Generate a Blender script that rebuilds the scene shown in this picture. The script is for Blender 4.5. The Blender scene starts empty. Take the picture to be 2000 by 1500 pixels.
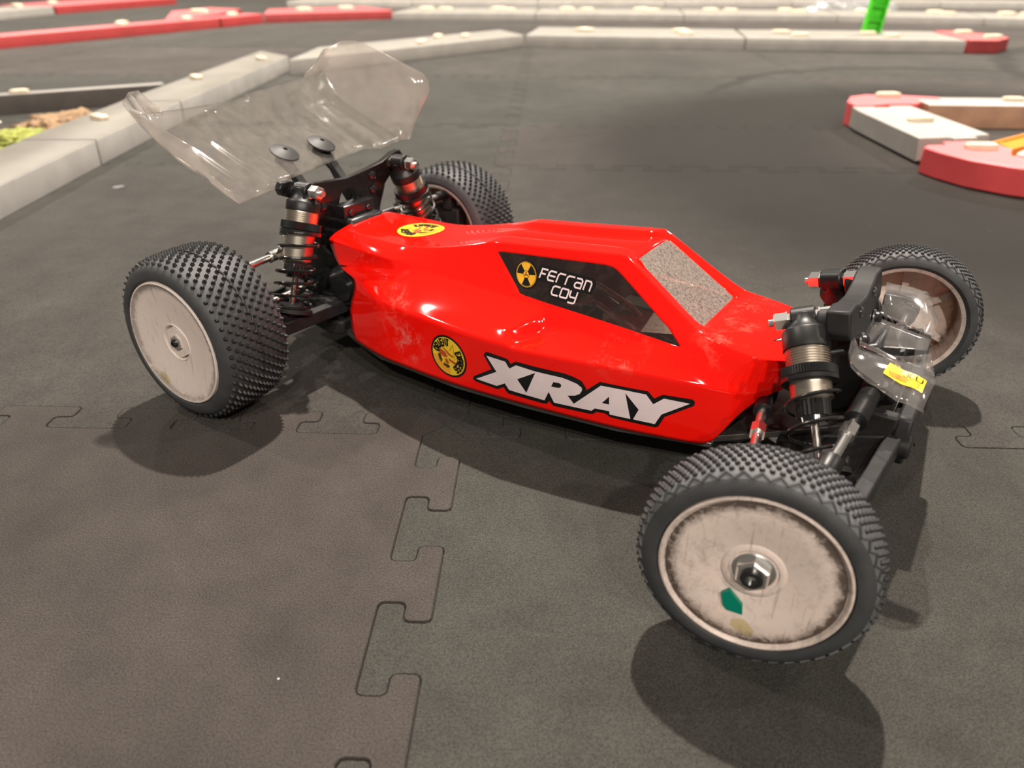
import bpy, bmesh, math, random
from mathutils import Vector, Matrix, Quaternion
from mathutils.bvhtree import BVHTree
random.seed(7)
S = 0.001                       # everything below is written in millimetres
PI = math.pi
scene = bpy.context.scene
col = scene.collection
# ------------------------------------------------------------------ camera, world, lamps, exposure
def camera():
    f, x, y, z, yaw, pitch, roll = 1532.52, 46.677, -329.142, 203.838, -0.0420, 0.5007, -0.0010
    cy, sy, cp, sp = math.cos(yaw), math.sin(yaw), math.cos(pitch), math.sin(pitch)
    fwd = Vector((sy*cp, cy*cp, -sp)); right = Vector((cy, -sy, 0)); up = right.cross(fwd)
    c, s = math.cos(roll), math.sin(roll)
    r2 = c*right + s*up; u2 = -s*right + c*up
    cam = bpy.data.cameras.new('camera'); cam.sensor_width = 36; cam.lens = f/2000*36
    cam.clip_start = 0.01; cam.clip_end = 100
    o = bpy.data.objects.new('camera', cam); col.objects.link(o)
    m = Matrix((r2, u2, -fwd)).transposed().to_4x4(); m.translation = Vector((x, y, z))*S
    o.matrix_world = m
    cam.dof.use_dof = True; cam.dof.focus_distance = 0.335; cam.dof.aperture_fstop = 12.0
    scene.camera = o
camera()
scene.view_settings.view_transform = 'Standard'; scene.view_settings.look = 'None'
scene.view_settings.gamma = 1; scene.view_settings.exposure = 0.0
scene.view_settings.use_curve_mapping = False
w = bpy.data.worlds.new('hall'); scene.world = w; w.use_nodes = True
bg = w.node_tree.nodes['Background']; bg.inputs[0].default_value = (1.0, 0.90, 0.80, 1); bg.inputs[1].default_value = 0.15
def lamp(name, x, y, h, power, rad=0.07, colr=(1, 0.90, 0.79)):
    l = bpy.data.lights.new(name, 'AREA'); l.shape = 'DISK'; l.size = rad*2; l.energy = power; l.color = colr
    o = bpy.data.objects.new(name, l); col.objects.link(o)
    o.location = (x, y, h); o.rotation_euler = (Vector((0.05, 0.1, 0))-Vector((x, y, h))).to_track_quat('-Z', 'Y').to_euler()
lamp('hall_lamp', 0.2, 2.05, 4.0, 430, 0.05)
for k_ in (-0.5, 0.8, 2.1): lamp('hall_lamp', k_, -3.6, 3.3, 88, 0.05)
lamp('hall_lamp', 4.4, 0.5, 4.0, 70, 0.06)
lamp('hall_lamp', -3.2, 1.6, 4.0, 90, 0.06)
lamp('hall_lamp', 4.8, 6.5, 4.0, 110, 0.08)  # unseen far lamp, added for highlights
lamp('hall_lamp', -3.8, 7.0, 4.0, 110, 0.08)  # second far lamp, likewise added for highlights
def far_fill_spot(x, y, h, power, cone):
    l = bpy.data.lights.new('hall_downlight', 'SPOT'); l.energy = power; l.spot_size = math.radians(cone); l.spot_blend = .7; l.shadow_soft_size = .08; l.color = (1, .91, .80)
    o = bpy.data.objects.new('hall_downlight', l); col.objects.link(o); o.location = (x, y, h)
for x_ in (-2.4, 0.3, 2.6): far_fill_spot(x_, 3.4, 4.0, 900, 84)  # unseen spots added to brighten the far floor
# ------------------------------------------------------------------ materials
def new_mat(name):
    m = bpy.data.materials.new(name); m.use_nodes = True
    return m, m.node_tree, m.node_tree.nodes['Principled BSDF']
def mat(name, rgb, rough=0.5, metal=0.0, coat=0.0, noise=0.0, nscale=200, bump=0.0, bscale=800, spec=0.5):
    m, nt, b = new_mat(name)
    b.inputs['Base Color'].default_value = (*rgb, 1); b.inputs['Roughness'].default_value = rough
    b.inputs['Metallic'].default_value = metal; b.inputs['Coat Weight'].default_value = coat
    b.inputs['Specular IOR Level'].default_value = spec
    if noise or bump:
        tc = nt.nodes.new('ShaderNodeTexCoord')
    if noise:
        n = nt.nodes.new('ShaderNodeTexNoise'); n.inputs['Scale'].default_value = nscale; n.inputs['Detail'].default_value = 6
        nt.links.new(tc.outputs['Object'], n.inputs['Vector'])
        r = nt.nodes.new('ShaderNodeValToRGB')
        r.color_ramp.elements[0].position = .3; r.color_ramp.elements[1].position = .7
        r.color_ramp.elements[0].color = (*[c*(1-noise) for c in rgb], 1); r.color_ramp.elements[1].color = (*[min(1, c*(1+noise)) for c in rgb], 1)
        nt.links.new(n.outputs['Fac'], r.inputs[0]); nt.links.new(r.outputs[0], b.inputs['Base Color'])
    if bump:
        n2 = nt.nodes.new('ShaderNodeTexNoise'); n2.inputs['Scale'].default_value = bscale; n2.inputs['Detail'].default_value = 3
        nt.links.new(tc.outputs['Object'], n2.inputs['Vector'])
        bp = nt.nodes.new('ShaderNodeBump'); bp.inputs['Strength'].default_value = bump; bp.inputs['Distance'].default_value = 0.0005
        nt.links.new(n2.outputs['Fac'], bp.inputs['Height']); nt.links.new(bp.outputs[0], b.inputs['Normal'])
    return m
def math_node(nt, op, a=None, b=None, va=None, vb=None):
    n = nt.nodes.new('ShaderNodeMath'); n.operation = op
    if a is not None: nt.links.new(a, n.inputs[0])
    if b is not None: nt.links.new(b, n.inputs[1])
    if va is not None: n.inputs[0].default_value = va
    if vb is not None: n.inputs[1].default_value = vb
    return n.outputs[0]
def ramp(nt, fac, stops):
    r = nt.nodes.new('ShaderNodeValToRGB'); e = r.color_ramp.elements
    while len(e) < len(stops): e.new(0.5)
    for k, (p, c) in enumerate(stops):
        e[k].position = p; e[k].color = (*c, 1) if len(c) == 3 else c
    nt.links.new(fac, r.inputs[0]); return r.outputs[0]
def tex_noise(nt, vec, scale, detail=4, rough=.5, dist=0):
    n = nt.nodes.new('ShaderNodeTexNoise'); n.inputs['Scale'].default_value = scale; n.inputs['Detail'].default_value = detail
    n.inputs['Roughness'].default_value = rough; n.inputs['Distortion'].default_value = dist
    nt.links.new(vec, n.inputs['Vector']); return n.outputs['Fac']
def mix_rgb(nt, fac, a, b):
    n = nt.nodes.new('ShaderNodeMix'); n.data_type = 'RGBA'
    for s_, v in ((0, fac), (6, a), (7, b)):
        if hasattr(v, 'is_linked'): nt.links.new(v, n.inputs[s_])
        else: n.inputs[s_].default_value = v if s_ == 0 else (*v, 1)
    return n.outputs[2]
def floor_mat(name, tint):
    m, nt, b = new_mat(name)
    tc = nt.nodes.new('ShaderNodeTexCoord').outputs['Object']
    big = tex_noise(nt, tc, 5, 5, .6); mid = tex_noise(nt, tc, 30, 6, .65); fine = tex_noise(nt, tc, 1500, 2)
    c1 = ramp(nt, big, [(.3, [t*.78 for t in tint]), (.7, [t*1.2 for t in tint])])
    c2 = ramp(nt, mid, [(.3, (.80, .80, .80)), (.7, (1.14, 1.14, 1.14))])
    c3 = ramp(nt, fine, [(.3, (.58, .58, .58)), (.7, (1.45, 1.45, 1.45))])
    def mul(a, c):
        n = nt.nodes.new('ShaderNodeMix'); n.data_type = 'RGBA'; n.blend_type = 'MULTIPLY'; n.inputs[0].default_value = 1
        nt.links.new(a, n.inputs[6]); nt.links.new(c, n.inputs[7]); return n.outputs[2]
    c = mul(mul(c1, c2), c3)
    # broad band darkens the mid floor round the island; thin arcs are tyre rubber
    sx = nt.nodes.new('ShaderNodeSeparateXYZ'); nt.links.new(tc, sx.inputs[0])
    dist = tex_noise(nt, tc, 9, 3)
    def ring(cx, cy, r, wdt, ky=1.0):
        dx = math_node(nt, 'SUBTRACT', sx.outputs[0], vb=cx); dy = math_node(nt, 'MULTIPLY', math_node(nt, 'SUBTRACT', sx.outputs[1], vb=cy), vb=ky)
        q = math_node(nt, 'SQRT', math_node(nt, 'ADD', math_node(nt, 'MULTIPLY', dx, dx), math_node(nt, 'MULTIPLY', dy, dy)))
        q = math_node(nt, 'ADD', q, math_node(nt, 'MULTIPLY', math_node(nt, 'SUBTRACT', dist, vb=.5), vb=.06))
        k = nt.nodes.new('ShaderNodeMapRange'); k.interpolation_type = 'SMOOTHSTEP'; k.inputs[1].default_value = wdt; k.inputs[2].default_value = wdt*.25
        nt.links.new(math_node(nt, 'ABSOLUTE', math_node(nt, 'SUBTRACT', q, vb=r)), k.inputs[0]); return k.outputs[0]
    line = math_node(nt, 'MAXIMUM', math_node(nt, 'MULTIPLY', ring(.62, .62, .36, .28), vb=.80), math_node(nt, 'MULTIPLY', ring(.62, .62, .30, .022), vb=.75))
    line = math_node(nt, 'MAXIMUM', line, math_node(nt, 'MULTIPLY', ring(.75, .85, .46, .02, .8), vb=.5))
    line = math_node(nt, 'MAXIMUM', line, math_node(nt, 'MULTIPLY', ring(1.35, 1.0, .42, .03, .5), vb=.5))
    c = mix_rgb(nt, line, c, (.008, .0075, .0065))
    # scattered pale specks of dust
    v = nt.nodes.new('ShaderNodeTexVoronoi'); v.inputs['Scale'].default_value = 55; nt.links.new(tc, v.inputs['Vector'])
    d = math_node(nt, 'LESS_THAN', v.outputs['Distance'], vb=.022)
    pick = nt.nodes.new('ShaderNodeSeparateColor'); nt.links.new(v.outputs['Color'], pick.inputs[0])
    sel = math_node(nt, 'LESS_THAN', pick.outputs[0], vb=.22)
    c = mix_rgb(nt, math_node(nt, 'MULTIPLY', d, sel), c, (.42, .40, .37))
    nt.links.new(c, b.inputs['Base Color'])
    b.inputs['Roughness'].default_value = .75; b.inputs['Specular IOR Level'].default_value = .12
    b.inputs['Sheen Weight'].default_value = .07; b.inputs['Sheen Roughness'].default_value = .35; b.inputs['Sheen Tint'].default_value = (1, .95, .86, 1)
    bp = nt.nodes.new('ShaderNodeBump'); bp.inputs['Strength'].default_value = .35; bp.inputs['Distance'].default_value = .0006
    nt.links.new(fine, bp.inputs['Height']); nt.links.new(bp.outputs[0], b.inputs['Normal'])
    return m
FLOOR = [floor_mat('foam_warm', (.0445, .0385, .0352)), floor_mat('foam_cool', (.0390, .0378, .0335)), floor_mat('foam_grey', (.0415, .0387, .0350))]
M = {}
M['red'] = None
def red_mat():
    m, nt, b = new_mat('red_lexan')
    tc = nt.nodes.new('ShaderNodeTexCoord').outputs['Object']
    # rubbed dusty patches on the pods and the nose
    n = tex_noise(nt, tc, 90, 8, .8, .5)
    sx = nt.nodes.new('ShaderNodeSeparateXYZ'); nt.links.new(tc, sx.inputs[0])
    def blob(cx, cz, r, cyy=None):
        dx = math_node(nt, 'SUBTRACT', sx.outputs[0], vb=cx*S); dz = math_node(nt, 'SUBTRACT', sx.outputs[2], vb=cz*S)
        q = math_node(nt, 'ADD', math_node(nt, 'MULTIPLY', dx, dx), math_node(nt, 'MULTIPLY', dz, dz))
        d = math_node(nt, 'SQRT', q)
        k = nt.nodes.new('ShaderNodeMapRange'); k.inputs[1].default_value = r*S; k.inputs[2].default_value = r*.35*S
        nt.links.new(d, k.inputs[0]); return k.outputs[0]
    bl = blob(72, 44, 17)
    for a in ((195, 56, 13), (232, 66, 12)):
        bl = math_node(nt, 'MAXIMUM', bl, math_node(nt, 'MULTIPLY', blob(*a), vb=.6))
    th = ramp(nt, n, [(.50, (0, 0, 0)), (.62, (1, 1, 1))])
    fac = math_node(nt, 'MULTIPLY', math_node(nt, 'MULTIPLY', th, bl), vb=.32)
    bub = nt.nodes.new('ShaderNodeTexVoronoi'); bub.inputs['Scale'].default_value = 420; nt.links.new(tc, bub.inputs['Vector'])
    ring_ = ramp(nt, bub.outputs['Distance'], [(.10, (0, 0, 0)), (.30, (1, 1, 1)), (.42, (.3, .3, .3))])
    sp = math_node(nt, 'MULTIPLY', math_node(nt, 'MULTIPLY', ring_, ramp(nt, tex_noise(nt, tc, 160, 5, .7), [(.50, (0, 0, 0)), (.58, (1, 1, 1))])), blob(84, 35, 13))
    red_ = mix_rgb(nt, fac, (.93, .007, .003), (.66, .25, .18)); red_ = mix_rgb(nt, math_node(nt, 'MULTIPLY', sp, vb=.6), red_, (.50, .38, .33))
    nt.links.new(red_, b.inputs['Base Color'])
    nt.links.new(ramp(nt, fac, [(0, (.055,)*3), (.4, (.45,)*3)]), b.inputs['Roughness'])
    b.inputs['Coat Weight'].default_value = .0; b.inputs['Coat Roughness'].default_value = .02
    return m
M['red'] = red_mat()
M['black'] = mat('black_plastic', (.007, .007, .0075), .40, spec=.4)
M['dull_black'] = mat('dull_black_plastic', (.013, .0125, .0125), .55, noise=.3, nscale=120)
M['grey_plastic'] = mat('worn_black_plastic', (.019, .0185, .019), .48, noise=.25, nscale=150, spec=.25)
M['gloss_black'] = mat('black_anodised', (.012, .012, .013), .22, 0, .5)
M['rubber'] = mat('tyre_rubber', (.040, .042, .045), .62, noise=.25, nscale=90, bump=.15, bscale=1200)
M['rubber_dark'] = mat('tyre_pins', (.016, .016, .017), .55)
M['rubber_dusty'] = mat('dusty_front_tread', (.105, .107, .108), .7, noise=.2, nscale=90)
M['subfloor'] = mat('subfloor', (.01, .01, .01), .9)
M['steel'] = mat('steel', (.62, .58, .54), .22, 1)
M['alu'] = mat('champagne_alloy', (.62, .55, .46), .30, 1)
M['silver'] = mat('bright_alloy', (.88, .87, .85), .22, 1)
M['dark_alu'] = mat('chassis_alloy', (.20, .19, .18), .35, .8)
M['spring'] = mat('spring_wire', (.018, .017, .016), .25, .4, .3)
M['carbon'] = mat('carbon_plate', (.009, .0075, .0075), .2, 0, .3, noise=.5, nscale=500)
M['black_print'] = mat('sticker_black', (.008, .008, .008), .3)
M['white_print'] = mat('sticker_white', (.80, .68, .70), .3, noise=.04, nscale=150)
M['yellow_print'] = mat('sticker_yellow', (.82, .56, .03), .3)
M['amber_print'] = mat('sticker_amber', (.80, .42, .03), .3)
M['orange_print'] = mat('sticker_orange', (.85, .25, .03), .3)
M['rust_print'] = mat('sticker_rust', (.48, .07, .02), .35)
M['brown'] = mat('battery_wrap', (.055, .035, .02), .35, noise=.4, nscale=60)
M['teal'] = mat('teal_tape', (.0, .20, .13), .25)
def wheel_mat(name, grime, tone, stain):
    m, nt, b = new_mat(name)
    tc = nt.nodes.new('ShaderNodeTexCoord').outputs['Object']
    sx = nt.nodes.new('ShaderNodeSeparateXYZ'); nt.links.new(tc, sx.inputs[0])
    x, y, z = sx.outputs
    r = math_node(nt, 'SQRT', math_node(nt, 'ADD', math_node(nt, 'MULTIPLY', x, x), math_node(nt, 'MULTIPLY', z, z)))
    ang = math_node(nt, 'ARCTAN2', x, z)
    cb = nt.nodes.new('ShaderNodeCombineXYZ')
    nt.links.new(math_node(nt, 'MULTIPLY', ang, vb=3.2), cb.inputs[0]); nt.links.new(math_node(nt, 'MULTIPLY', r, vb=170.0), cb.inputs[1])
    streak = tex_noise(nt, cb.outputs[0], 2.6, 6, .72, 1.6)
    patch = tex_noise(nt, tc, 95, 7, .72, 1.4)
    edge = .745 if grime > .3 else .83
    rim = ramp(nt, math_node(nt, 'MULTIPLY', r, vb=1000/35.0), [(.0, (.0,)*3), (edge-.10, (.03,)*3), (edge-.01, (.30,)*3), (edge+.022, (.34,)*3), (edge+.03, (.08,)*3), (.9, (.06,)*3)])
    g = math_node(nt, 'ADD', math_node(nt, 'MULTIPLY', streak, vb=.42), math_node(nt, 'MULTIPLY', patch, vb=.58))
    g = math_node(nt, 'ADD', g, rim)
    f = ramp(nt, g, [(.535-.035*grime, (.0, .0, .0)), (.65, (.18+.2*grime,)*3), (.80, (1, 1, 1))])
    f = math_node(nt, 'MULTIPLY', f, vb=min(1, .5+.6*grime))
    # yellowish old glue near the bead
    px_, pz_, rx_, rz_, ro = stain
    dx = math_node(nt, 'SUBTRACT', x, vb=px_*S); dz = math_node(nt, 'SUBTRACT', z, vb=pz_*S)
    u_ = math_node(nt, 'ADD', math_node(nt, 'MULTIPLY', dx, vb=math.cos(ro)/(rx_*S)), math_node(nt, 'MULTIPLY', dz, vb=math.sin(ro)/(rx_*S)))
    v_ = math_node(nt, 'ADD', math_node(nt, 'MULTIPLY', dx, vb=-math.sin(ro)/(rz_*S)), math_node(nt, 'MULTIPLY', dz, vb=math.cos(ro)/(rz_*S)))
    q = math_node(nt, 'ADD', math_node(nt, 'MULTIPLY', u_, u_), math_node(nt, 'MULTIPLY', v_, v_))
    q = math_node(nt, 'ADD', q, math_node(nt, 'MULTIPLY', patch, vb=1.4))
    sm_ = ramp(nt, q, [(.0, (.75,)*3), (.93, (.6,)*3), (1.0, (0, 0, 0))])
    base = mix_rgb(nt, sm_, tone, (.55, .42, .10))
    # fine scratches
    sc = nt.nodes.new('ShaderNodeTexNoise'); sc.inputs['Scale'].default_value = 1; sc.inputs['Detail'].default_value = 5
    mp = nt.nodes.new('ShaderNodeMapping'); mp.inputs['Rotation'].default_value = (0, .35, 0); mp.inputs['Scale'].default_value = (700, 60, 60); nt.links.new(tc, mp.inputs[0]); nt.links.new(mp.outputs[0], sc.inputs['Vector'])
    base = mix_rgb(nt, math_node(nt, 'MULTIPLY', ramp(nt, sc.outputs['Fac'], [(.60, (0, 0, 0)), (.70, (1, 1, 1))]), vb=.35), base, (.22, .16, .13))
    nt.links.new(mix_rgb(nt, f, base, (.06, .045, .034)), b.inputs['Base Color'])
    b.inputs['Roughness'].default_value = .38
    tr = nt.nodes.new('ShaderNodeBsdfTranslucent'); tr.inputs[0].default_value = (.60, .40, .27, 1)
    mx = nt.nodes.new('ShaderNodeMixShader'); mx.inputs[0].default_value = .22
    out = nt.nodes['Material Output']
    nt.links.new(b.outputs[0], mx.inputs[1]); nt.links.new(tr.outputs[0], mx.inputs[2]); nt.links.new(mx.outputs[0], out.inputs[0])
    return m
M['dish_clean'] = wheel_mat('rear_dish_nylon', .15, (.84, .74, .68), (14.5, -22.5, 7.5, 4.2, .75))
M['dish_dirty'] = wheel_mat('front_dish_nylon', .75, (.84, .72, .65), (0, -21.8, 7.5, 4.0, .55))
def clear_mat(name, tint, haze, hazecol, rough, nscale, lo, hi):
    m, nt, b = new_mat(name); nt.nodes.remove(b)
    out = nt.nodes['Material Output']
    tc = nt.nodes.new('ShaderNodeTexCoord').outputs['Object']
    n = tex_noise(nt, tc, nscale, 8, .7, .4)
    f = math_node(nt, 'MULTIPLY', ramp(nt, n, [(lo, (.3, .3, .3)), (hi, (1, 1, 1))]), vb=haze)
    t = nt.nodes.new('ShaderNodeBsdfTransparent'); t.inputs[0].default_value = (*tint, 1)
    d = nt.nodes.new('ShaderNodeBsdfDiffuse'); d.inputs[0].default_value = (*hazecol, 1)
    tl = nt.nodes.new('ShaderNodeBsdfTranslucent'); tl.inputs[0].default_value = (*hazecol, 1)
    dm = nt.nodes.new('ShaderNodeMixShader'); dm.inputs[0].default_value = .4
    nt.links.new(d.outputs[0], dm.inputs[1]); nt.links.new(tl.outputs[0], dm.inputs[2])
    g = nt.nodes.new('ShaderNodeBsdfGlossy'); g.inputs['Roughness'].default_value = rough; g.inputs[0].default_value = (1, 1, 1, 1)
    m1 = nt.nodes.new('ShaderNodeMixShader'); nt.links.new(f, m1.inputs[0]); nt.links.new(t.outputs[0], m1.inputs[1]); nt.links.new(dm.outputs[0], m1.inputs[2])
    lw = nt.nodes.new('ShaderNodeLayerWeight'); lw.inputs[0].default_value = .5
    fz = math_node(nt, 'ADD', math_node(nt, 'MULTIPLY', math_node(nt, 'POWER', lw.outputs['Facing'], vb=4.5), vb=.7), vb=.085)
    m2 = nt.nodes.new('ShaderNodeMixShader'); nt.links.new(fz, m2.inputs[0]); nt.links.new(m1.outputs[0], m2.inputs[1]); nt.links.new(g.outputs[0], m2.inputs[2])
    nt.links.new(m2.outputs[0], out.inputs[0]); return m
M['wing_clear'] = clear_mat('clear_wing_lexan', (.98, .972, .96), .20, (.62, .57, .52), .06, 140, .35, .8)
M['wing_scuffed'] = clear_mat('scuffed_wing_lexan', (.97, .96, .945), .38, (.62, .57, .52), .08, 60, .25, .75)
M['fwing_clear'] = clear_mat('clear_nose_wing_lexan', (.98, .975, .97), .15, (.66, .62, .60), .08, 60, .35, .8)
M['windshield'] = clear_mat('scuffed_windscreen', (.74, .69, .65), .75, (.60, .50, .44), .07, 800, .36, .64)
M['side_glass'] = clear_mat('side_window_lexan', (.46, .41, .37), .30, (.22, .14, .12), .05, 140, .50, .72)
M['curb_white'] = mat('white_pvc', (.195, .185, .163), .5, noise=.08, nscale=25)  # tops darkened in colour to offset the strong light from above
M['island_white'] = mat('clean_pvc', (.36, .345, .315), .5, noise=.06, nscale=25)  # lighter white for the island pieces
M['curb_dirty'] = mat('dirty_pvc', (.155, .143, .120), .5, noise=.14, nscale=20)  # yellowish dirt; tops also darkened in colour against strong overhead light
M['curb_dirty_side'] = mat('dirty_pvc_side', (.36, .345, .325), .55, noise=.12, nscale=25)  # sides of the same pieces, lightened in colour to make up for weaker light
M['curb_side'] = mat('greyed_pvc_side', (.33, .31, .285), .55, noise=.10, nscale=25)  # sides toned apart from the tops to balance the lamps in colour
M['curb_red'] = mat('red_foam', (.34, .036, .036), .5, noise=.12, nscale=18)  # far red darkened in colour to offset the stronger light there
M['island_red'] = mat('island_red_foam', (.66, .075, .08), .5, noise=.12, nscale=18)  # same red raised in colour for the weaker light on the island
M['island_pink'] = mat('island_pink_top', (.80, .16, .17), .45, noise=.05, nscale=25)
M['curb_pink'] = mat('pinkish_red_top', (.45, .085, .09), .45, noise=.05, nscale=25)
M['wood'] = mat('brown_board', (.36, .20, .12), .6, noise=.2, nscale=30)  # plain brown for one face of the island's back bar
M['dark_wood'] = mat('dark_board', (.075, .062, .055), .6, noise=.2, nscale=30)  # shade on the rail's face put into the colour as dark brown
M['plug'] = mat('beige_glue', (.60, .51, .38), .35, noise=.10, nscale=120)
M['orange'] = mat('orange_plastic', (.85, .24, .015), .4)
M['green'] = mat('bright_green_plastic', (.07, .62, .02), .4, noise=.25, nscale=120)
M['moss'] = mat('moss', (.24, .26, .05), .9, noise=.5, nscale=120)
M['moss_brown'] = mat('dry_moss', (.24, .15, .08), .9, noise=.5, nscale=120)
M['foil'] = mat('crumpled_foil', (.55, .50, .44), .3, .7)
M['bag'] = clear_mat('clear_bag', (.9, .9, .9), .6, (.7, .7, .7), .1, 30, .3, .8)
M['shard'] = clear_mat('clear_scrap', (.9, .9, .9), .5, (.7, .7, .7), .15, 200, .3, .8)
# ------------------------------------------------------------------ mesh helpers
def frame(axis, hint=None):
    a = Vector(axis).normalized()
    h = Vector(hint) if hint is not None else (Vector((0, 0, 1)) if abs(a.z) < .9 else Vector((1, 0, 0)))
    u = (h - a*h.dot(a)).normalized(); v = a.cross(u)
    return u, v, a
class MB:
    def __init__(s): s.v = []; s.f = []; s.m = []
    def add(s, vs, fs, mi=0):
        o = len(s.v); s.v += [Vector(p) for p in vs]; s.f += [tuple(i+o for i in f) for f in fs]; s.m += [mi]*len(fs); return s
    def box(s, c, size, mi=0, rot=None):
        h = [q/2 for q in size]; vs = []
        for x in (-1, 1):
            for y in (-1, 1):
                for z in (-1, 1):
                    p = Vector((x*h[0], y*h[1], z*h[2]))
                    if rot: p = rot @ p
                    vs.append(p+Vector(c))
        return s.add(vs, [(0, 1, 3, 2), (4, 6, 7, 5), (0, 4, 5, 1), (2, 3, 7, 6), (0, 2, 6, 4), (1, 5, 7, 3)], mi)
    def lathe(s, prof, p0, axis, seg=32, mi=0, caps=True, hint=None, closed=False):
        u, v, a = frame(axis, hint); p0 = Vector(p0); vs = []; n = len(prof)
        for (t, r) in prof:
            for k in range(seg):
                an = 2*PI*k/seg; vs.append(p0+a*t+(u*math.cos(an)+v*math.sin(an))*max(r, 1e-4))
        fs = []
        for i in range(n if closed else n-1):
            j = (i+1) % n
            for k in range(seg):
                k2 = (k+1) % seg; fs.append((i*seg+k, i*seg+k2, j*seg+k2, j*seg+k))
        if caps and not closed:
            fs.append(tuple(range(seg))[::-1]); fs.append(tuple((n-1)*seg+k for k in range(seg)))
        return s.add(vs, fs, mi)
    def cyl(s, a, b, r, r2=None, seg=20, mi=0):
        a = Vector(a); b = Vector(b); return s.lathe([(0, r), ((b-a).length, r if r2 is None else r2)], a, b-a, seg, mi)
    def sphere(s, c, r, seg=16, mi=0, axis=(0, 0, 1), sq=1.0):
        n = seg//2; return s.lathe([(-r*sq*math.cos(PI*i/n), max(r*math.sin(PI*i/n), .01)) for i in range(n+1)], c, axis, seg, mi)
    def tube(s, pts, r, seg=8, mi=0, closed=False):
        pts = [Vector(p) for p in pts]; n = len(pts); vs = []; u = None
        for i in range(n):
            t = (pts[(i+1) % n]-pts[i-1]) if closed else (pts[min(i+1, n-1)]-pts[max(i-1, 0)])
            t.normalize()
            if u is None: u = frame(t)[0]
            u = (u-t*u.dot(t)).normalized(); w_ = t.cross(u)
            for k in range(seg):
                an = 2*PI*k/seg; vs.append(pts[i]+(u*math.cos(an)+w_*math.sin(an))*r)
        fs = []
        for i in range(n if closed else n-1):
            j = (i+1) % n
            for k in range(seg):
                k2 = (k+1) % seg; fs.append((i*seg+k, i*seg+k2, j*seg+k2, j*seg+k))
        if not closed: fs += [tuple(range(seg))[::-1], tuple((n-1)*seg+k for k in range(seg))]
        return s.add(vs, fs, mi)
    def prism(s, poly, o, u, v, depth, mi=0, mi_side=None):
        o, u, v = Vector(o), Vector(u), Vector(v); n = u.cross(v).normalized(); k = len(poly)
        a = [o+u*p[0]+v*p[1] for p in poly]; vs = a+[p+n*depth for p in a]
        s.add(vs, [tuple(range(k))[::-1], tuple(range(k, 2*k))], mi)
        s.add(vs, [(i, (i+1) % k, k+(i+1) % k, k+i) for i in range(k)], mi if mi_side is None else mi_side); return s
    def build(s, name, mats, parent=None, angle=35, bevel=0, seg=2, solid=0, origin=None):
        me = bpy.data.meshes.new(name)
        org = Vector(origin) if origin is not None else Vector((0, 0, 0))
        me.from_pydata([(p-org)*S for p in s.v], [], s.f)
        mats = mats if isinstance(mats, (list, tuple)) else [mats]
        for m_ in mats: me.materials.append(M[m_] if isinstance(m_, str) else m_)
        me.polygons.foreach_set('material_index', s.m)
        bm = bmesh.new(); bm.from_mesh(me); bmesh.ops.remove_doubles(bm, verts=bm.verts, dist=1e-7)
        bmesh.ops.recalc_face_normals(bm, faces=bm.faces); bm.to_mesh(me); bm.free()
        me.polygons.foreach_set('use_smooth', [True]*len(me.polygons)); me.set_sharp_from_angle(angle=math.radians(angle))
        o = bpy.data.objects.new(name, me); col.objects.link(o); o.location = org*S
        if parent: o.parent = parent
        if bevel:
            b = o.modifiers.new('Bevel', 'BEVEL'); b.width = bevel*S; b.segments = seg; b.limit_method = 'ANGLE'; b.angle_limit = math.radians(40)
        if solid:
            q = o.modifiers.new('Solidify', 'SOLIDIFY'); q.thickness = solid*S; q.offset = -1
        return o
def tag(o, label, cat, group=None):
    o['label'] = label; o['category'] = cat
    if group: o['group'] = group
    return o
def empty(name, loc=(0, 0, 0), rz=0, parent=None):
    o = bpy.data.objects.new(name, None); col.objects.link(o); o.location = Vector(loc)*S; o.rotation_euler = (0, 0, rz)
    o.empty_display_size = .01
    if parent: o.parent = parent
    return o
def copy_tree(o, parent=None):
    c = o.copy(); col.objects.link(c); c.parent = parent
    for ch in list(o.children): copy_tree(ch, c)
    return c
# ------------------------------------------------------------------ floor of interlocking foam tiles
XS = [-538*k for k in range(6, 0, -1)]+[538*k for k in range(0, 8)]
YS = [-1076, -538, 0, 538, 772, 1262, 1800, 2338, 2876, 3414, 3952, 4490, 5028, 5566]
def seam(L, sg):
    """points (s, a) along one tile edge, from corner to corner"""
    p = [(0, 0), (10, -10*sg)]; k = 0
    while 28+62.5*k+40 <= L-15:
        b = 28+62.5*k
        p += [(b+9, -10*sg), (b+9, 0), (b, 0), (b, 10*sg), (b+40, 10*sg), (b+40, 0), (b+31, 0), (b+31, -10*sg)]; k += 1
    # soften the corners of the tabs
    p += [(L-10, -10*sg), (L, 0)]
    q = [p[0], p[1]]
    for i in range(2, len(p)-2):
        A, B, C = Vector(p[i-1]), Vector(p[i]), Vector(p[i+1])
        r = 2.2
        q += [tuple(B+(A-B).normalized()*r), tuple(B+((A-B).normalized()+(C-B).normalized())*r*.3), tuple(B+(C-B).normalized()*r)]
    return q+p[-2:]
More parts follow.
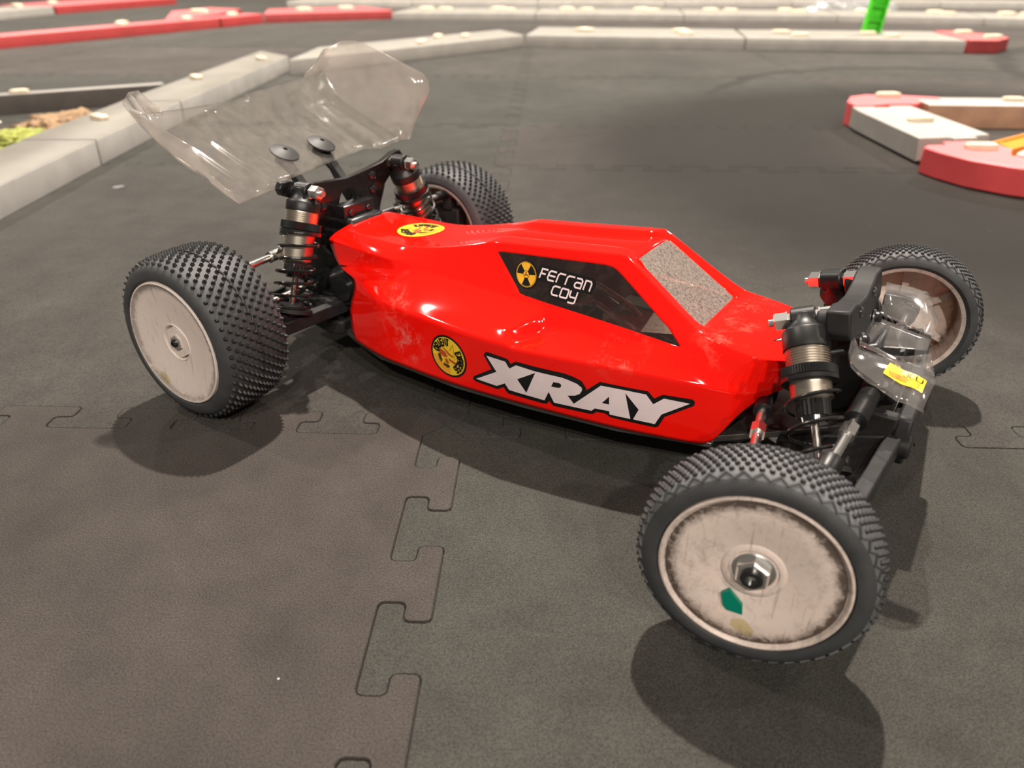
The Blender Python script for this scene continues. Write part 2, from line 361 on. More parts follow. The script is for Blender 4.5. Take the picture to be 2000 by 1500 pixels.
def build_floor():
    bm = bmesh.new(); H, V = {}, {}
    i0, j0 = XS.index(0), YS.index(0)
    for j, y in enumerate(YS):
        for i in range(len(XS)-1):
            sg = 1 if (i-i0+j-j0) % 2 == 0 else -1
            H[i, j] = [Vector((XS[i]+s_, y+a, 0)) for s_, a in seam(XS[i+1]-XS[i], sg)]
    for i, x in enumerate(XS):
        for j in range(len(YS)-1):
            sg = 1 if (i-i0+j-(j0-1)) % 2 == 0 else -1
            L = YS[j+1]-YS[j]
            V[i, j] = [Vector((x+a, YS[j+1]-s_, 0)) for s_, a in seam(L, sg)][::-1]
    rnd = random.Random(3)
    for i in range(len(XS)-1):
        for j in range(len(YS)-1):
            loop = H[i, j][:-1]+V[i+1, j][:-1]+H[i, j+1][::-1][:-1]+V[i, j][::-1][:-1]
            dz = rnd.uniform(-.7, .0); mi = (0 if (i < i0) else 1) if j == j0-1 else rnd.choice((0, 1, 2))
            n = len(loop); inn = []
            for k in range(n):
                a, b = (loop[k]-loop[k-1]).normalized(), (loop[(k+1) % n]-loop[k]).normalized()
                na, nb_ = Vector((-a.y, a.x, 0)), Vector((-b.y, b.x, 0)); m_ = (na+nb_).normalized()
                inn.append(loop[k]+m_*(.45/max(.6, m_.dot(na))))
            top = [bm.verts.new((p+Vector((0, 0, dz)))*S) for p in inn]
            shoulder = [bm.verts.new((p.lerp(q, .55)+Vector((0, 0, dz-.5)))*S) for p, q in zip(inn, loop)]
            low = [bm.verts.new((p.lerp(q, .7)+Vector((0, 0, -9)))*S) for p, q in zip(inn, loop)]
            f = bm.faces.new(top); f.material_index = mi
            for A_, B_ in ((top, shoulder), (shoulder, low)):
                for k in range(n):
                    g = bm.faces.new((A_[k], B_[k], B_[(k+1) % n], A_[(k+1) % n])); g.material_index = mi
    # subfloor under the gaps between the tiles
    b_ = [bm.verts.new((x*S, y*S, -9*S)) for x, y in ((XS[0], YS[0]), (XS[-1], YS[0]), (XS[-1], YS[-1]), (XS[0], YS[-1]))]
    bm.faces.new(b_).material_index = 3
    me = bpy.data.meshes.new('floor'); bm.to_mesh(me); bm.free()
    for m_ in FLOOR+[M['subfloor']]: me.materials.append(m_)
    o = bpy.data.objects.new('floor', me); col.objects.link(o); o['kind'] = 'structure'
build_floor()
# ------------------------------------------------------------------ the buggy
CX, CY, CYAW = -67.206, 103.763, -0.5337
car = empty('radio_controlled_buggy', (CX, CY, 0), CYAW)
tag(car, 'red radio controlled buggy with white dish wheels and clear wings on dark foam floor', 'toy car')
# --- body shell: half grid of rows (deck centre to lower edge) and columns (tail to nose)
COLS = {
 'A': [(16,0,75.2),(16,10,75),(17.5,18.5,74.4),(13,23,71),(11.6,24.5,68.3),(16.5,26,58.5),(25,30,55.8),(36,33.3,54.4),(38,35,49.5),(32,36,35),(36.8,38,20.2)],
 'B': [(46,0,73.8),(46,10,73.8),(45,21.5,73.6),(47,26.5,72.2),(49,31,69.3),(46,29.2,63.2),(48,30,59.3),(53,37,56.6),(57,42.5,50.2),(56,43.5,35),(62,46,20.5)],
 'B2': [(63,0,74.2),(63,10,74),(61.5,21.8,73),(63,25,70.8),(66,28.8,67.3),(66,30.2,63.8),(67,31.8,60.5),(70,39,56.2),(72,46,51.2),(73,46.8,36),(76,47.4,20.6)],
 'C': [(82,0,76.4),(82,10,76),(80,22,75.8),(77,24.2,72.4),(75,26.6,69.4),(77.5,29,66.8),(81,33,63.4),(85,42,56.2),(89,49,51.8),(88,49,36),(90,48.9,20.7)],
 'D': [(106,0,82.6),(106,10,82),(104,22,81.4),(104,24.6,76.5),(104,28,70.6),(105,30.6,66.2),(107,36,61.6),(111,45,55.6),(114,52,52),(113,51.3,36),(111,50,20.8)],
 'E': [(117,0,86),(117,9,84),(117,21.4,85.7),(120.5,22.6,82.2),(140,31.5,66.9),(131,32.4,65.3),(130,37,61.6),(131,46,55.6),(132,53.4,52.1),(131,51.8,36),(130,49.4,20.8)],
 'S1': [(133,0,87.6),(133,9,84.6),(135,21.6,87.2),(139,22.9,83.8),(150,31.7,66.2),(149,33.4,64.3),(153,38.2,60.8),(142.5,47.5,57),(146,54,52.2),(146,52,36),(146,48.4,20.8)],
 'S2': [(140,0,88.2),(140,9,85),(142,21.7,87.8),(147,23.1,84.4),(158,31.8,65.6),(157,33.6,63.4),(156.5,37.6,53.4),(146.5,49.5,51.9),(149,53.8,51.7),(149,51.8,36),(149,48.1,20.8)],
 'F': [(160,0,89.8),(160,9,86.6),(162,21.9,89.9),(163,23.6,86),(172,32,64.8),(172,34.2,62.4),(172,37.8,57.5),(172,46,53.4),(173,51.2,52),(173,49,36),(173,45.8,20.5)],
 'P': [(184,0,92),(182,10,89.6),(185,22,92),(181,24.2,87.6),(190,32.4,63.6),(192,34.9,61.2),(192,39,57.2),(192,44.2,53.6),(192,47.8,52.2),(192,46.2,36),(193,43.2,20.3)],
 'W1': [(188.5,0,90.2),(188.5,17,89.6),(189.5,22.3,89.6),(187.5,25,83.2),(201,32.6,62.9),(203,35.2,60.4),(203,38.6,57),(203,42.6,53.8),(204,45.6,52.1),(204,44.2,36),(205,41.2,20.3)],
 'W2': [(222.8,0,66.6),(222.6,20.2,66.1),(222,27,68.4),(214,31,65.6),(218.4,33,61.8),(219.5,34.8,59.2),(220,36.4,56.8),(221,38.6,53.4),(222,41,50.8),(222,39.6,36),(223,37.2,20.2)],
 'H': [(227,0,67.4),(227,20,67.2),(227,29.4,66.8),(226.5,31.6,64.2),(227,32.6,61.8),(228,33.8,59.2),(230,34.8,56.2),(233,35.9,52.6),(236,36.9,49.4),(236,35.8,35),(234,34.4,20.1)],
 'I': [(240,0,66),(240,18,65.8),(240,29.8,65),(240,31,62.6),(240.5,31.7,60.2),(241,32.3,57.6),(242.5,32.8,54.6),(244.5,33,51.2),(246.5,33,47.6),(243.5,33.5,38),(239,34,25)],
 'J': [(251,0,64.2),(251,17,64.1),(250.5,29.5,63.2),(250.6,30.2,61),(250.8,30.4,58.8),(251,30.3,56.6),(251.6,30,54),(252,29.7,51.6),(252,29.6,49.6),(250,30.6,46.4),(247.5,31.6,42.6)],
 'K': [(262,0,62.6),(262,12,62.4),(261.5,19.5,61.8),(261.5,20.4,60.2),(261.5,20.6,58.6),(261.5,20.7,57),(261.5,20.7,55.6),(261.4,20.8,54.4),(261.2,21,53.2),(260.8,21.2,52.2),(260.2,21.6,51)],
 'L': [(274,0,60.5),(274,7,60.3),(273.5,12,59.8),(273.5,12.8,58.6),(273.5,13,57.6),(273.5,13,56.6),(273.4,13,55.8),(273.3,13.1,55),(273.2,13.2,54.2),(273,13.3,53.4),(272.8,13.4,52.6)],
}
# roof rib: an extra row between the deck centre and the roof edge
for n_, c_ in COLS.items():
    a_, b_ = c_[1], c_[2]; t_ = .30
    q_ = [a_[k]+(b_[k]-a_[k])*t_ for k in range(3)]
    if n_ in ('E', 'S1', 'S2', 'F', 'P'): q_[2] = b_[2]+.5
    c_.insert(2, tuple(q_))
def build_shell():
    names = list(COLS); NR = 12; bm = bmesh.new(); cr = bm.edges.layers.float.new('crease_edge'); cv = bm.verts.layers.float.new('crease_vert')
    vv = {}
    for n in names:
        for r in range(NR):
            x, y, z = COLS[n][r]
            vv[n, r, -1] = bm.verts.new((x*S, -y*S, z*S))
            vv[n, r, 1] = vv[n, r, -1] if r == 0 else bm.verts.new((x*S, y*S, z*S))
    for a, b in zip(names, names[1:]):
        for r in range(NR-1):
            for sd in (-1, 1):
                q = [vv[a, r, sd], vv[b, r, sd], vv[b, r+1, sd], vv[a, r+1, sd]]
                f = bm.faces.new(q if sd == 1 else q[::-1])
                if a == 'W1' and r == 0: f.material_index = 1
                elif r == 4 and a in ('E', 'S1', 'S2', 'F', 'P', 'W1'): f.material_index = 2 if sd == -1 else 3
    def crease(p, q, val):
        for sd in (-1, 1):
            e = bm.edges.get((vv[p[0], p[1], sd], vv[q[0], q[1], sd]))
            if e: e[cr] = max(e[cr], val)
    for a, b in zip(names, names[1:]):
        crease((a, 3), (b, 3), .74 if a not in ('A',) else .4)
        crease((a, 9), (b, 9), .8 if a not in ('A', 'B', 'J', 'K') else .35)
        if names.index(a) >= names.index('B2') and a not in ('H', 'I', 'J', 'K'): crease((a, 6), (b, 6), .5)
        crease((a, 11), (b, 11), 1)
        if a in ('E', 'S1', 'S2', 'F'): crease((a, 1), (b, 1), .75); crease((a, 2), (b, 2), .8)
    for r in range(6, 10):
        for c_ in ('S1', 'S2'): crease((c_, r), (c_, r+1), .9 if r in (7, 8) else (.5 if r == 6 else 0))
    crease(('A', 5), ('B', 5), .7); crease(('B', 5), ('B2', 5), .7); crease(('B2', 5), ('C', 5), .3); crease(('A', 8), ('B', 8), .35); crease(('B', 8), ('B2', 8), .3)
    crease(('S1', 8), ('S2', 8), .6); crease(('E', 8), ('S1', 8), .6); crease(('D', 8), ('E', 8), .45); crease(('C', 8), ('D', 8), .25)
    for k in range(3): crease(('P', k), ('P', k+1), .55)
    crease(('W2', 0), ('W2', 1), .5); crease(('H', 0), ('H', 1), .2); crease(('J', 3), ('J', 4), .2)
    for e in bm.edges:
        if len(e.link_faces) == 2 and e.link_faces[0].material_index != e.link_faces[1].material_index: e[cr] = .95
        if e.is_boundary and e[cr] < .4: e[cr] = .4
    for key, val in ((('E', 4), .8), (('E', 5), .45), (('P', 4), .35), (('W2', 5), .5), (('W1', 1), .75), (('W2', 1), .6)):
        for sd in (-1, 1): vv[key[0], key[1], sd][cv] = val
    # rear edge of roof
    for k in range(3): crease(('E', k), ('E', k+1), .4)
    me = bpy.data.meshes.new('shell_cage'); bm.to_mesh(me); bm.free()
    tmp = bpy.data.objects.new('shell_cage', me); col.objects.link(tmp)
    sub = tmp.modifiers.new('s', 'SUBSURF'); sub.levels = 3; sub.render_levels = 3
    dg = bpy.context.evaluated_depsgraph_get()
    ev = bpy.data.meshes.new_from_object(tmp.evaluated_get(dg))
    bpy.data.objects.remove(tmp); bpy.data.meshes.remove(me)
    outs = []
    for k, (nm, mt) in enumerate((('body_shell', 'red'), ('windshield', 'windshield'), ('side_window', 'side_glass'), ('side_window', 'side_glass'))):
        b2 = bmesh.new(); b2.from_mesh(ev)
        bmesh.ops.delete(b2, geom=[f for f in b2.faces if f.material_index != k], context='FACES')
        for f in b2.faces: f.material_index = 0; f.smooth = True
        m2 = bpy.data.meshes.new(nm); b2.to_mesh(m2); b2.free(); m2.materials.append(M[mt])
        o = bpy.data.objects.new(nm, m2); col.objects.link(o); o.parent = car if k == 0 else outs[0]
        if k == 0:
            q = o.modifiers.new('Solidify', 'SOLIDIFY'); q.thickness = .8*S; q.offset = -1
        outs.append(o)
    outs[1]['label'] = 'scuffed clear windscreen'; outs[2]['label'] = 'clear side window with stickers'
    b3 = bmesh.new(); b3.from_mesh(ev); tree = BVHTree.FromBMesh(b3); b3.free()
    return outs, tree
(shell, windshield, win_r, win_l), BODY = build_shell()
# --- chassis and inner parts
def kick(x): return 19+max(0, x-238)*.47          # height of the raked front plate
mb = MB()
pl = [(-34, 14), (-34, -14), (0, -20), (36, -36), (60, -44), (112, -48), (150, -46), (196, -41), (236, -31), (236, 31), (196, 41), (150, 46), (112, 48), (60, 44), (36, 36), (0, 20)]
mb.prism(pl, (0, 0, 17.5), (1, 0, 0), (0, 1, 0), 2.5)
mb.add([(232, -29, 17.5), (232, 29, 17.5), (300, 19, 43), (300, -19, 43), (232, -29, 20.5), (232, 29, 20.5), (300, 19, 46), (300, -19, 46)],
       [(0, 1, 2, 3), (7, 6, 5, 4), (0, 3, 7, 4), (1, 5, 6, 2), (2, 6, 7, 3), (0, 4, 5, 1)])
mb.build('chassis', 'dark_alu', car, bevel=.4)
mb = MB()
for sd in (-1, 1):
    mb.prism([(40, 34), (112, 45), (150, 43.5), (196, 38.5), (230, 28), (230, 26), (196, 36), (150, 41), (112, 42.5), (40, 31)], (0, 0, 20), (1, 0, 0), (0, sd, 0), 12*sd)
mb.build('side_guard', 'dull_black', car)
mb = MB(); mb.box((128, 0, 33), (134, 47, 24)); mb.build('battery', 'brown', car, bevel=2)
mb = MB(); mb.box((150, -14, 52), (34, 26, 14)); mb.box((150, -14, 60), (28, 20, 3)); mb.build('speed_controller', 'black', car, bevel=1)
mb = MB(); mb.box((182, 12, 50), (26, 20, 12)); mb.build('receiver', 'dull_black', car, bevel=1.5)
mb = MB(); mb.box((216, 0, 38), (20, 38, 30), rot=Matrix.Rotation(-.2, 3, 'Y')); mb.cyl((214, -6, 52), (214, -6, 58), 7); mb.build('steering_servo', 'black', car, bevel=1)
for pts in ([(150, -8, 60), (165, -4, 68), (185, -10, 64), (200, -16, 56), (206, -10, 50)], [(152, -18, 60), (172, -20, 66), (190, -22, 60), (204, -22, 52)], [(170, 8, 56), (160, 2, 66), (148, -2, 62)]):
    mb = MB(); mb.tube(pts, 1.6, 8); mb.build('wire', 'silver', car)
mb = MB(); mb.prism([(0, 0), (34, 4), (36, 16), (4, 18)], (176, -26, 56), (1, 0, .1), (0, 1, .25), 1.2); mb.build('foil_heat_shield', 'silver', car)
# rear gearbox, motor, tail
mb = MB(); mb.box((-2, 0, 46), (46, 30, 50)); mb.box((6, 0, 68), (26, 26, 18)); mb.box((-22, 0, 40), (20, 24, 34))
mb.build('rear_gearbox', 'black', car, bevel=2.5)
mb = MB(); mb.lathe([(0, 9), (2, 17.5), (46, 17.5), (48, 9)], (30, -26, 45), (0, 1, 0), 32); mb.build('motor', 'dull_black', car)
mb = MB(); mb.lathe([(0, 3), (0, 6), (2, 6), (2, 9), (4, 9), (4, 13), (8, 13)], (26, -33, 45), (0, 1, 0), 24); mb.build('slipper_clutch', 'gloss_black', car)
mb = MB(); mb.prism([(-6, -31), (16, -36), (24, -33), (24, 33), (16, 36), (-6, 31)], (0, 0, 18), (1, 0, 0), (0, 1, 0), 8)
for sd in (-1, 1):
    mb.box((14, 30*sd, 29), (14, 4, 10)); mb.cyl((22, 31*sd, 34), (-20, 31*sd, 34), 3.4)
mb.build('rear_bulkhead', 'grey_plastic', car, bevel=1.2)
# carbon rear shock tower with pivot bolts
mb = MB()
half = [(0, 95.6), (15, 97), (30, 99), (40, 102.5), (45.5, 103), (48, 100), (46.5, 96.5), (40, 93.5), (31, 86), (26, 76), (21, 62), (15, 54), (0, 53)]
out = half+[(-a, b) for a, b in half[::-1]][1:-1]
hole = [(0, 90), (5, 89), (7.5, 84), (5, 79), (0, 77.5), (-5, 79), (-7.5, 84), (-5, 89)]
def ring_prism(mb, outer, inner, o, u, v, d, mi=0):
    n = len(outer); m_ = len(inner); bm = bmesh.new()
    vo = [bm.verts.new((p[0], p[1], 0)) for p in outer]; vi = [bm.verts.new((p[0], p[1], 0)) for p in inner]
    es = [bm.edges.new((vo[i], vo[(i+1) % n])) for i in range(n)]+[bm.edges.new((vi[i], vi[(i+1) % m_])) for i in range(m_)]
    bmesh.ops.triangle_fill(bm, use_beauty=True, use_dissolve=False, edges=es)
    bm.verts.index_update(); o, u, v = Vector(o), Vector(u), Vector(v); nn = u.cross(v).normalized()
    P = [o+u*q.co.x+v*q.co.y for q in bm.verts]; F = [tuple(q.index for q in f.verts) for f in bm.faces]; bm.free()
    k = len(P); mb.add(P+[p+nn*d for p in P], F+[tuple(i+k for i in f) for f in F], mi)
    L = [(i, (i+1) % n, k+(i+1) % n, k+i) for i in range(n)]+[(n+i, n+(i+1) % m_, k+n+(i+1) % m_, k+n+i) for i in range(m_)]
    mb.add(P+[p+nn*d for p in P], L, mi)
ring_prism(mb, out, hole, (1.5, 0, 0), (0, 1, 0), (0, 0, 1), 4)
rt = mb.build('rear_shock_tower', 'carbon', car, bevel=.35)
for y, z in ((-20, 92), (-20, 84), (20, 93), (20, 85), (-13, 66), (13, 66)):
    mb = MB(); mb.lathe([(0, 2.6), (1.2, 2.4), (2, 1.2)], (5.4, y, z), (1, 0, 0), 14); mb.build('tower_bolt', 'gloss_black', rt)
mb = MB(); mb.box((9, 0, 77), (8, 24, 13)); mb.cyl((13, -7, 79), (14, -7, 79), 2); mb.cyl((13, 7, 79), (14, 7, 79), 2); mb.build('tower_mount', 'gloss_black', car, bevel=1.5)
# front tower, nose block, bumper
mb = MB(); mb.box((281, 0, 56), (30, 28, 26), rot=Matrix.Rotation(-.42, 3, 'Y')); mb.box((268, 0, 62), (22, 22, 18), rot=Matrix.Rotation(-.42, 3, 'Y'))
mb.cyl((292, -15.5, 58), (292, -11, 58), 3.4); mb.cyl((292, 15.5, 58), (292, 11, 58), 3.4)
mb.build('front_gearbox_block', 'black', car, bevel=2)
tl = Vector((-.17, 0, .985)); tn = Vector((.985, 0, .17))      # tower plane
def tw(y, s_, d): return Vector((281.2, 0, 78))+Vector((0, y, 0))+tl*s_+tn*d
mb = MB()
prof = [(-29, 12.5), (-20, 12.5), (-13, 10.5), (0, 9), (13, 10.5), (20, 12.5), (29, 12.5), (30, 4), (27, 0), (20, -1.5), (13, -5), (9, -14), (-9, -14), (-13, -5), (-20, -1.5), (-27, 0), (-30, 4)]
k = len(prof); vs = [tw(y, s_, -9) for y, s_ in prof]+[tw(y*.98, s_*.98, 0) for y, s_ in prof]
mb.add(vs, [tuple(range(k))[::-1], tuple(range(k, 2*k))]+[(i, (i+1) % k, k+(i+1) % k, k+i) for i in range(k)])
for sd in (-1, 1): mb.cyl(tw(23.5*sd, 6, -8), tw(23.5*sd, 6, -13), 5.6, 5.2)
ft = mb.build('front_shock_tower', 'grey_plastic', car, bevel=1)
for y in (-12.2, 12.2):
    mb = MB(); mb.lathe([(0, 2.2), (.6, 2.0), (.6, 1.1), (-.6, 1.0)], tw(y, 6.6, 0), tn, 14); mb.build('tower_screw', 'gloss_black', ft)
mb = MB()
bump = [(-21, 50), (21, 50), (24, 44), (24, 34), (18, 28), (-18, 28), (-24, 34), (-24, 44)]
mb.prism(bump, (302, 0, 0), (0, 1, 0), (.0, 0, 1), 6)
for sd in (-1, 1): mb.cyl((300, 21*sd, 38), (309.5, 21*sd, 38), 4.6); mb.box((296, 20*sd, 44), (14, 6, 12))
mb.build('front_bumper', 'grey_plastic', car, bevel=1.2)
# suspension arms
def arm(name, ri, fi, fo, ro, th, rib=True):
    """frame of a wishbone: inner rear, inner front, outer front, outer rear"""
    mb = MB()
    P = [Vector(q) for q in (ri, fi, fo, ro)]
    def bar(a, b, wd=6, h=th):
        a, b = Vector(a), Vector(b); d = (b-a).normalized(); up = Vector((0, 0, 1)); sd = d.cross(up).normalized()*wd/2; up = sd.cross(d).normalized()*h/2
        vs = [a-sd-up, a+sd-up, a+sd+up, a-sd+up, b-sd-up, b+sd-up, b+sd+up, b-sd+up]
        mb.add(vs, [(0, 1, 2, 3), (7, 6, 5, 4), (0, 4, 5, 1), (1, 5, 6, 2), (2, 6, 7, 3), (3, 7, 4, 0)])
    bar(P[0], P[1], 7, th+1); bar(P[1], P[2]); bar(P[2], P[3], 9, th+2); bar(P[3], P[0])
    if rib:
        m1 = P[0].lerp(P[3], .5); m2 = P[1].lerp(P[2], .5)
        bar(P[0], m2, 2.5); bar(P[1], m1, 2.5); bar(m1, m2, 3); bar(m1, P[2], 2.5); bar(m2, P[3], 2.5)
    return mb
for sd in (-1, 1):
    mb = arm('r', (-24, 24*sd, 34), (22, 24*sd, 34), (19, 86*sd, 36), (-12, 86*sd, 36), 7)
    mb.box((14, 66*sd, 37), (9, 10, 9)); mb.cyl((-16, 88*sd, 36), (22, 88*sd, 36), 3.2)
    mb.build('rear_suspension_arm', 'grey_plastic', car, bevel=.6)
    mb = arm('f', (264, 22*sd, 26), (303, 22*sd, 39), (298, 88*sd, 37), (272, 88*sd, 30), 8, False)
    mb.add([(264, 22*sd, 27), (303, 22*sd, 41), (298, 88*sd, 39), (272, 88*sd, 32), (264, 22*sd, 24), (303, 22*sd, 37), (298, 88*sd, 36), (272, 88*sd, 29)], [(0, 1, 2, 3), (4, 5, 6, 7)])
    for q in (45, 60): mb.cyl((285, q*sd, 37), (292, q*sd, 39.5), 2.2)
    mb.build('front_suspension_arm', 'grey_plastic', car, bevel=.8)
    # hubs and knuckles
    mb = MB(); mb.box((4, 93*sd, 45), (22, 10, 26)); mb.cyl((0, 84*sd, 41), (0, 101*sd, 41), 9); mb.box((7, 90*sd, 64), (7, 8, 14)); mb.build('rear_hub_carrier', 'grey_plastic', car, bevel=1.2)
    mb = MB(); mb.box((283, 92*sd, 42), (14, 9, 30)); mb.cyl((281, 88*sd, 37.6), (281, 104*sd, 37.6), 6.5); mb.box((266, 88*sd, 44), (24, 7, 7)); mb.box((288, 88*sd, 52), (9, 10, 6))
    mb.build('steering_knuckle', 'black', car, bevel=1)
    # drive shaft
    mb = MB(); mb.cyl((0, 17*sd, 42), (0, 30*sd, 42), 6.5); mb.build('diff_outdrive', 'gloss_black', car)
    mb = MB(); mb.cyl((0, 24*sd, 42), (0, 92*sd, 41), 2.2); mb.sphere((0, 28*sd, 42), 4); mb.build('drive_shaft', 'steel', car)
    # links: rod with hexagon, plastic rod ends, pivot balls
    def link(name, a, b, e1=16, e2=16, re=3.6):
        a, b = Vector(a), Vector(b); d = (b-a).normalized(); L = (b-a).length
        mb = MB(); mb.cyl(a+d*4, b-d*4, 1.9); c = (a+b)/2; mb.lathe([(0, 2.6), (0, 3.1), (7, 3.1), (7, 2.6)], c-d*3.5, d, 6)
        o = mb.build(name, 'silver', car, angle=25)
        for p, q, e in ((a, d, e1), (b, -d, e2)):
            m2 = MB(); m2.lathe([(3.5, 2.4), (6, re*.92), (e, re), (e+.01, 2)], p, q, 16); m2.lathe([(-3, 3.0), (-3, 4.5), (0, 4.9), (3, 4.5), (3, 3.0)], p, (.1, 0, 1), 20, closed=True)
            m2.build('rod_end', 'black', o)
            m3 = MB(); m3.sphere(p, 3.1, 14); m3.cyl(p+Vector((0, 0, -5)), p+Vector((0, 0, 3.2)), 1.6); m3.build('pivot_ball', 'steel', o)
        return o
    link('rear_camber_link', (2, 24*sd, 67.5), (8, 90*sd, 68), 14, 14, 3)
    link('front_camber_link', (291.3, 18*sd, 57.6), (288.5, 85*sd, 52.5), 26, 13, 4.3)
    link('steering_link', (252, 18*sd, 43), (266, 86*sd, 47.5), 18, 14, 3.6)
# shocks
def shock(lug, low, fwd, sp0, sp1, turns, L, cup, shaft_l):
    lug, low = Vector(lug), Vector(low); d = (low-lug).normalized(); bx = Vector((1, 0, 0)); bx = (bx-d*bx.dot(d)).normalized()
    c0, c1, t1, k0, k1, b1, kn, tip = L
    mb = MB(); prof = [(c1-.5, 8.0)]
    t = c1
    while t < t1: prof += [(t, 8.2), (t+.45, 8.2), (t+.6, 7.75), (t+.95, 7.75)]; t += 1.0
    prof += [(t1, 7.8), (t1+.3, 7.6), (b1-1, 7.6), (b1, 6.6)]
    mb.lathe(prof, lug, d, 40)
    o = mb.build('shock_absorber', 'alu', car, angle=30)
    mb = MB(); mb.lathe([(-1.5, 5.0), (1, 5.3), (c0-1, 6.6), (c0+.2, 8.3), (c0+.8, 8.7), (c1, 8.7), (c1, 7)], lug, d, 36)
    mb.lathe([(-4.6, 3.6), (-4.4, 4.8), (4.4, 4.8), (4.6, 3.6)], lug, bx, 24)
    mb.build('shock_cap', 'black', o, bevel=.4)
    mb = MB(); n = 60; pr = []
    vs = []; u, v, a = frame(d)
    def rings(z0, z1, r, amp, mi=0):
        V_ = []
        for z in (z0, z1):
            for k in range(n*2):
                rr = r+(amp if (k//1) % 2 else 0); an = PI*k/n; V_.append(lug+d*z+(u*math.cos(an)+v*math.sin(an))*rr)
        N = n*2; mb.add(V_, [(k, (k+1) % N, N+(k+1) % N, N+k) for k in range(N)]+[tuple(range(N))[::-1], tuple(range(N, 2*N))], mi)
    rings(k0, k0+(k1-k0)*.62, 9.7, .45); mb.lathe([(k0+(k1-k0)*.62, 9.0), (k0+(k1-k0)*.7, 10.5), (k1, 10.5), (k1+.4, 9.6)], lug, d, 40)
    mb.build('adjuster_collar', 'gloss_black', o)
    mb = MB(); n = 24; rings(b1, kn, 5.8, .45); mb.lathe([(kn, 5.0), (tip, 4.7)], lug, d, 24); mb.build('seal_cap', 'gloss_black', o)
    mb = MB(); mb.cyl(lug+d*(tip-1), lug+d*shaft_l, 1.55); mb.build('piston_shaft', 'steel', o)
    mb = MB(); mb.lathe([(cup-2.5, 2), (cup-2.5, 6), (cup, 7.2), (cup, 10.6), (cup+2, 10.6), (cup+2, 5), (cup+6, 4.2), (cup+9, 4.2)], lug, d, 32); mb.build('spring_cup', 'dull_black', o)
    mb = MB(); pts = []; N = int(turns*28)
    for i in range(N+1):
        f = i/N; g = f*turns
        zz = sp0+(sp1-sp0)*(0 if g < .9 and False else f); pts.append(lug+d*zz+(u*math.cos(2*PI*g+fwd)+v*math.sin(2*PI*g+fwd))*9.9)
    mb.tube(pts, .72, 8); mb.build('coil_spring', 'spring', o)
    for sgn, nm in ((1, 0), (-1, 1)):
        mb = MB(); p = lug+bx*4.6*sgn
        mb.lathe([(0, 3.0), (1, 3.0), (1, 4.0), (1.6, 4.0), (1.6, 3.7), (5.6, 3.7), (6.2, 3.0)], p, bx*sgn, 6); mb.cyl(p, p+bx*sgn*8.2, 1.6)
        mb.build('mounting_nut', 'silver', o, angle=25)
    return o
for sd in (-1, 1):
    shock((12.5, 37.7*sd, 97.6), (16, 62.5*sd, 35), .4, 20.5, 60, 6.2, (4.8, 10, 17, 15.5, 21.5, 36, 42, 44), 60, 66)
    shock((262.3, 24.3*sd, 82), (285, 59.5*sd, 39), 2.3, 25, 58, 3.3, (4.8, 13, 21.6, 20, 25.5, 32.5, 38.5, 41), 58, 66)
